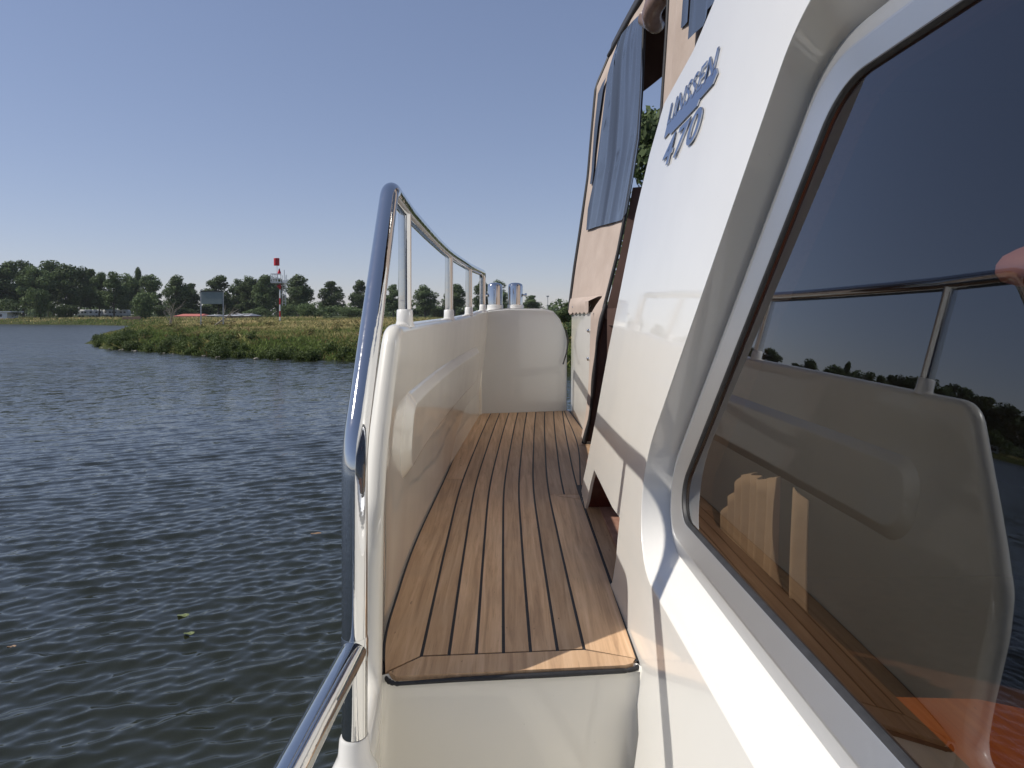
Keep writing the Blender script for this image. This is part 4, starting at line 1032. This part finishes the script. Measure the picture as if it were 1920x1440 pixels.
# roof: arched sheet with dark lining, three hoops, aft valance
def roof_pt(s, Y, dz=0):
    u = max(0, min(1, (4.27-Y)/.92)); x0 = xcan(u, 1.62)+.008; lift = math.sin(math.pi*s); return W3(x0+(2.75-x0)*s, Y, 1.62+.60*lift**.55+dz)
part('canopy_roof', mesh(*grid([[roof_pt(s, y, 0) for s in np.linspace(0, 1, 60)**1.5] for y in np.linspace(1.9, 4.3, 12)])), M_canvas, CAN, 60)
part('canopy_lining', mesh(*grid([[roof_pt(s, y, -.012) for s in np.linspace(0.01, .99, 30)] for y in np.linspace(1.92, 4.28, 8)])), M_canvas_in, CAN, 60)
for y in (2.6, 3.3, 4.2):
    part('hoop', tube([roof_pt(s, y, -.05) for s in np.linspace(.02, .98, 30)], .028, 10), M_piping, CAN, 60)
rows = [[roof_pt(s, 4.29, 0), Vector((roof_pt(s, 4.29).x, 4.29, min(1.53, 1.30)+.75*math.sin(math.pi*s)**1.5*.84+CH))] for s in np.linspace(0.012, .988, 60)]
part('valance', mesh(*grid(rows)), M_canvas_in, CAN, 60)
part('roof_edge', mesh(*grid([[roof_pt(s, y, 0)+Vector((-.012, 0, .004)) for s in np.linspace(0, .09, 10)**1.0] for y in np.linspace(1.9, 4.31, 12)])), M_piping, CAN, 60)
part('piping', tube([W3(xcan(u_, 1.62)-.004, ycan(u_), 1.62) for u_ in np.linspace(0, 1, 12)], .016, 8), M_piping, CAN, 60)
# nearer curtain past the opening
def nx(y, z): return .665+.03*math.sin(y*26)*.35+interp(z, [0, .6, 1.2, 1.6], [-.10, -.04, 0, .02])
NC = part('near_curtain', mesh(*grid([[W3(nx(y, z)-.014*(1-math.cos(y*11)), y, z) for z in np.linspace(.0, 1.70, 16)] for y in np.linspace(1.9, 2.93, 40)])), M_canvas, CAN, 60)
part('piping', tube([W3(nx(2.93, z)-.006, 2.935, z) for z in np.linspace(.2, 1.66, 20)], .010, 8), M_piping, CAN, 60)
part('curtain_window', mesh(*grid([[W3(nx(y, z)-.030, y, z) for z in np.linspace(.95, 1.6, 8)] for y in np.linspace(1.95, 2.36, 8)])), M_vinyl, CAN, 60)
part('curtain_window', mesh(*grid([[W3(nx(y, z)-.032, y, z) for z in np.linspace(1.06, 1.6, 8)] for y in np.linspace(2.47, 2.53, 3)])), M_vinyl, CAN, 60)
# rolled up door flap hanging at the top of the opening
M_roll = simple('rolled_clear_vinyl', (.16, .10, .08), (.26, .18, .15), 14, .25)
part('rolled_flap', tube([W3(.66+.02*math.sin(k), 2.97+.34*k/10, 1.42+.03*math.sin(k*.7)-.03*math.sin(math.pi*k/10)) for k in range(11)], .045, 14), M_roll, CAN, 60)

# ---- locker closing the side deck
def locker():
    A = Vector((-.200, 4.19)); B = Vector((.349, 4.30)); d = (B-A); n_ = Vector((-d.y, d.x)).normalized()
    prof = [(0, -.70), (0, .0), (.02, .012), (.12, .030), (.32, .040), (.74, .038), (.84, .022), (.92, -.03), (.975, -.10), (1.0, -.16), (1.0, -.70)]
    pp = bezier_pts([Vector((a, z, 0)) for a, z in prof], .03, 5)
    bm = bmesh.new(); fr_ = []; bk = []; fi = []
    for p in pp:
        q = A+d*p.x; fr_.append(bm.verts.new(W3(q.x, q.y, p.y))); 
        q2 = q-n_*(-.5); q2 = A+d*min(p.x, .93)+n_*.42; bk.append(bm.verts.new(W3(q2.x, q2.y, p.y)))
    bm.faces.new(fr_); bm.faces.new(bk[::-1])
    for i in range(len(pp)-1): bm.faces.new((fr_[i], bk[i], bk[i+1], fr_[i+1]))
    bmesh.ops.recalc_face_normals(bm, faces=bm.faces)
    es = [e for e in bm.edges if e.verts[0] in fr_ and e.verts[1] in fr_]
    bmesh.ops.bevel(bm, geom=es, offset=.010, segments=3, affect='EDGES')
    return bm
LK = part('side_locker', locker(), M_gelg, None, 35)
part('strap', tube(bezier_pts([W3(.338, 4.27, -.095), W3(.352, 4.265, -.17), W3(.34, 4.262, -.24), W3(.318, 4.258, -.31)], .2, 8), [.006]*1+[.005]*21 if False else .0045, 8), M_piping, LK, 60)
cr = part('corner_strip', box((0, 0, 0), (.05, .03, .62), .012, Matrix.Translation(W3(-.232, 4.13, -.61))), M_gel, LK, 60)
for cx, knob in ((-.108, -1), (.022, 1)):
    c = W3(cx, 4.36, .030)
    vt = part('vent', lathe(c, [(.0475, .016), (.0475, .150), (.043, .163), (.030, .171), (.012, .174)], 40), M_chrome, LK, 40)
    part('vent_base', lathe(c, [(.058, -.01), (.052, .004), (.052, .030), (.048, .033)], 40), M_gelw, vt, 40)
    s_ = knob; part('vent_knob', tube([c+Vector((s_*.047, -.01, .095)), c+Vector((s_*.060, -.01, .095)), c+Vector((s_*.060, -.01, .095)), c+Vector((s_*.072, -.01, .095))], [.007, .007, .012, .012], 14), M_chrome, vt, 40)
# children keep world placement although the yacht's empty is not at the origin
for o in list(Y0.children): o.matrix_parent_inverse = Matrix.Translation(-Y0.location)

hz = bmesh.new(); add_box(hz, (-3400, -3000, -2.6), (3400, 3400, 30))
mh = bpy.data.materials.new('haze'); mh.use_nodes = True; mh.node_tree.nodes.clear(); pv_ = mh.node_tree.nodes.new('ShaderNodeVolumePrincipled'); pv_.inputs['Color'].default_value = (.9, .95, 1, 1); pv_.inputs['Density'].default_value = .00013
mo = mh.node_tree.nodes.new('ShaderNodeOutputMaterial'); mh.node_tree.links.new(pv_.outputs[0], mo.inputs['Volume'])
tag(obj('haze', hz, mh), 'thin pale summer haze over the river', 'haze', kind='stuff')
# ---- things inside the cabin
rows = []
CY = [1.000, 1.020, 1.040, 1.055, 1.079, 1.110, 1.147, 1.22, 1.295, 1.342, 1.385, 1.405]; CT = [-.275, -.258, -.275, -.52, -.50, -.268, -.272, -.285, -.304, -.350, -.400, -.43]  # top outline stops where sunlight on the curtain ends, shaded cloth above left out
for i, y in enumerate(np.linspace(1.002, 1.40, 200)):
    ph = (y-1.08)/.041*2*math.pi; fold = math.cos(ph)+.35*math.cos(ph*.47+1)
    zt = interp(y, CY, CT)
    if y > 1.105: zt -= .0015*(1-math.cos(ph))
    if y > 1.08: zt += .004*math.sin(ph*.31)
    rows.append([W3(.430+.0115*fold*(1-.35*(z+.6)/.35)+.004*math.sin(z*11+y*9), y+.004*math.sin(z*9)*math.sin(ph), z) for z in np.linspace(-.58, zt, 14)])
v_, f_ = grid(rows); o = obj('curtain', mesh(v_, f_), M_cream_cloth, None, 80)
md = o.modifiers.new('thick', 'SOLIDIFY'); md.thickness = .002
tag(o, 'pleated cream curtain behind the lower corner of the tinted window, cut off where its shade begins', 'curtain')
t = empty('table', W3(.9, .75, -1.15), 'varnished orange wood table inside the cabin below the window', 'table')
tp_ = bmesh.new(); pts = [(.505, .20), (.505, .975), (.66, .968), (1.35, .62), (1.35, .20)]
a_ = [tp_.verts.new((x_-.9, y_-.75, .605)) for x_, y_ in pts]; c_ = [tp_.verts.new((x_-.9, y_-.75, .575)) for x_, y_ in pts]
tp_.faces.new(a_); tp_.faces.new(c_[::-1])
for i in range(5): tp_.faces.new((a_[i], c_[i], c_[(i+1) % 5], a_[(i+1) % 5]))
bmesh.ops.recalc_face_normals(tp_, faces=tp_.faces)
tb = obj('tabletop', tp_, M_table, t); at_ = tb.data.color_attributes.new('plank', 'FLOAT_COLOR', 'POINT')
obj('pedestal', lathe((0.05, -.2, 0), [(.22, 0), (.2, .02), (.05, .05), (.045, .55), (.12, .574)], 24), M_chrome, t, 40)
t = empty('lamp', W3(.619, .80, .312), 'round pinkish lampshade hanging behind the cabin window', 'lamp')
M_pink = simple('pink_lampshade', (.66, .33, .29), (.74, .40, .35), 12, .6)
obj('lamp_shade', lathe((0, 0, -.262), [(.008, .034), (.022, .028), (.036, .020), (.0425, .010), (.0435, .0), (.038, -.010), (.022, -.016), (.004, -.018)], 40), M_pink, t, 60)
obj('lamp_rod', tube([Vector((0, 0, 0)), Vector((0, 0, -.23))], .004, 10), M_chrome, t, 60)
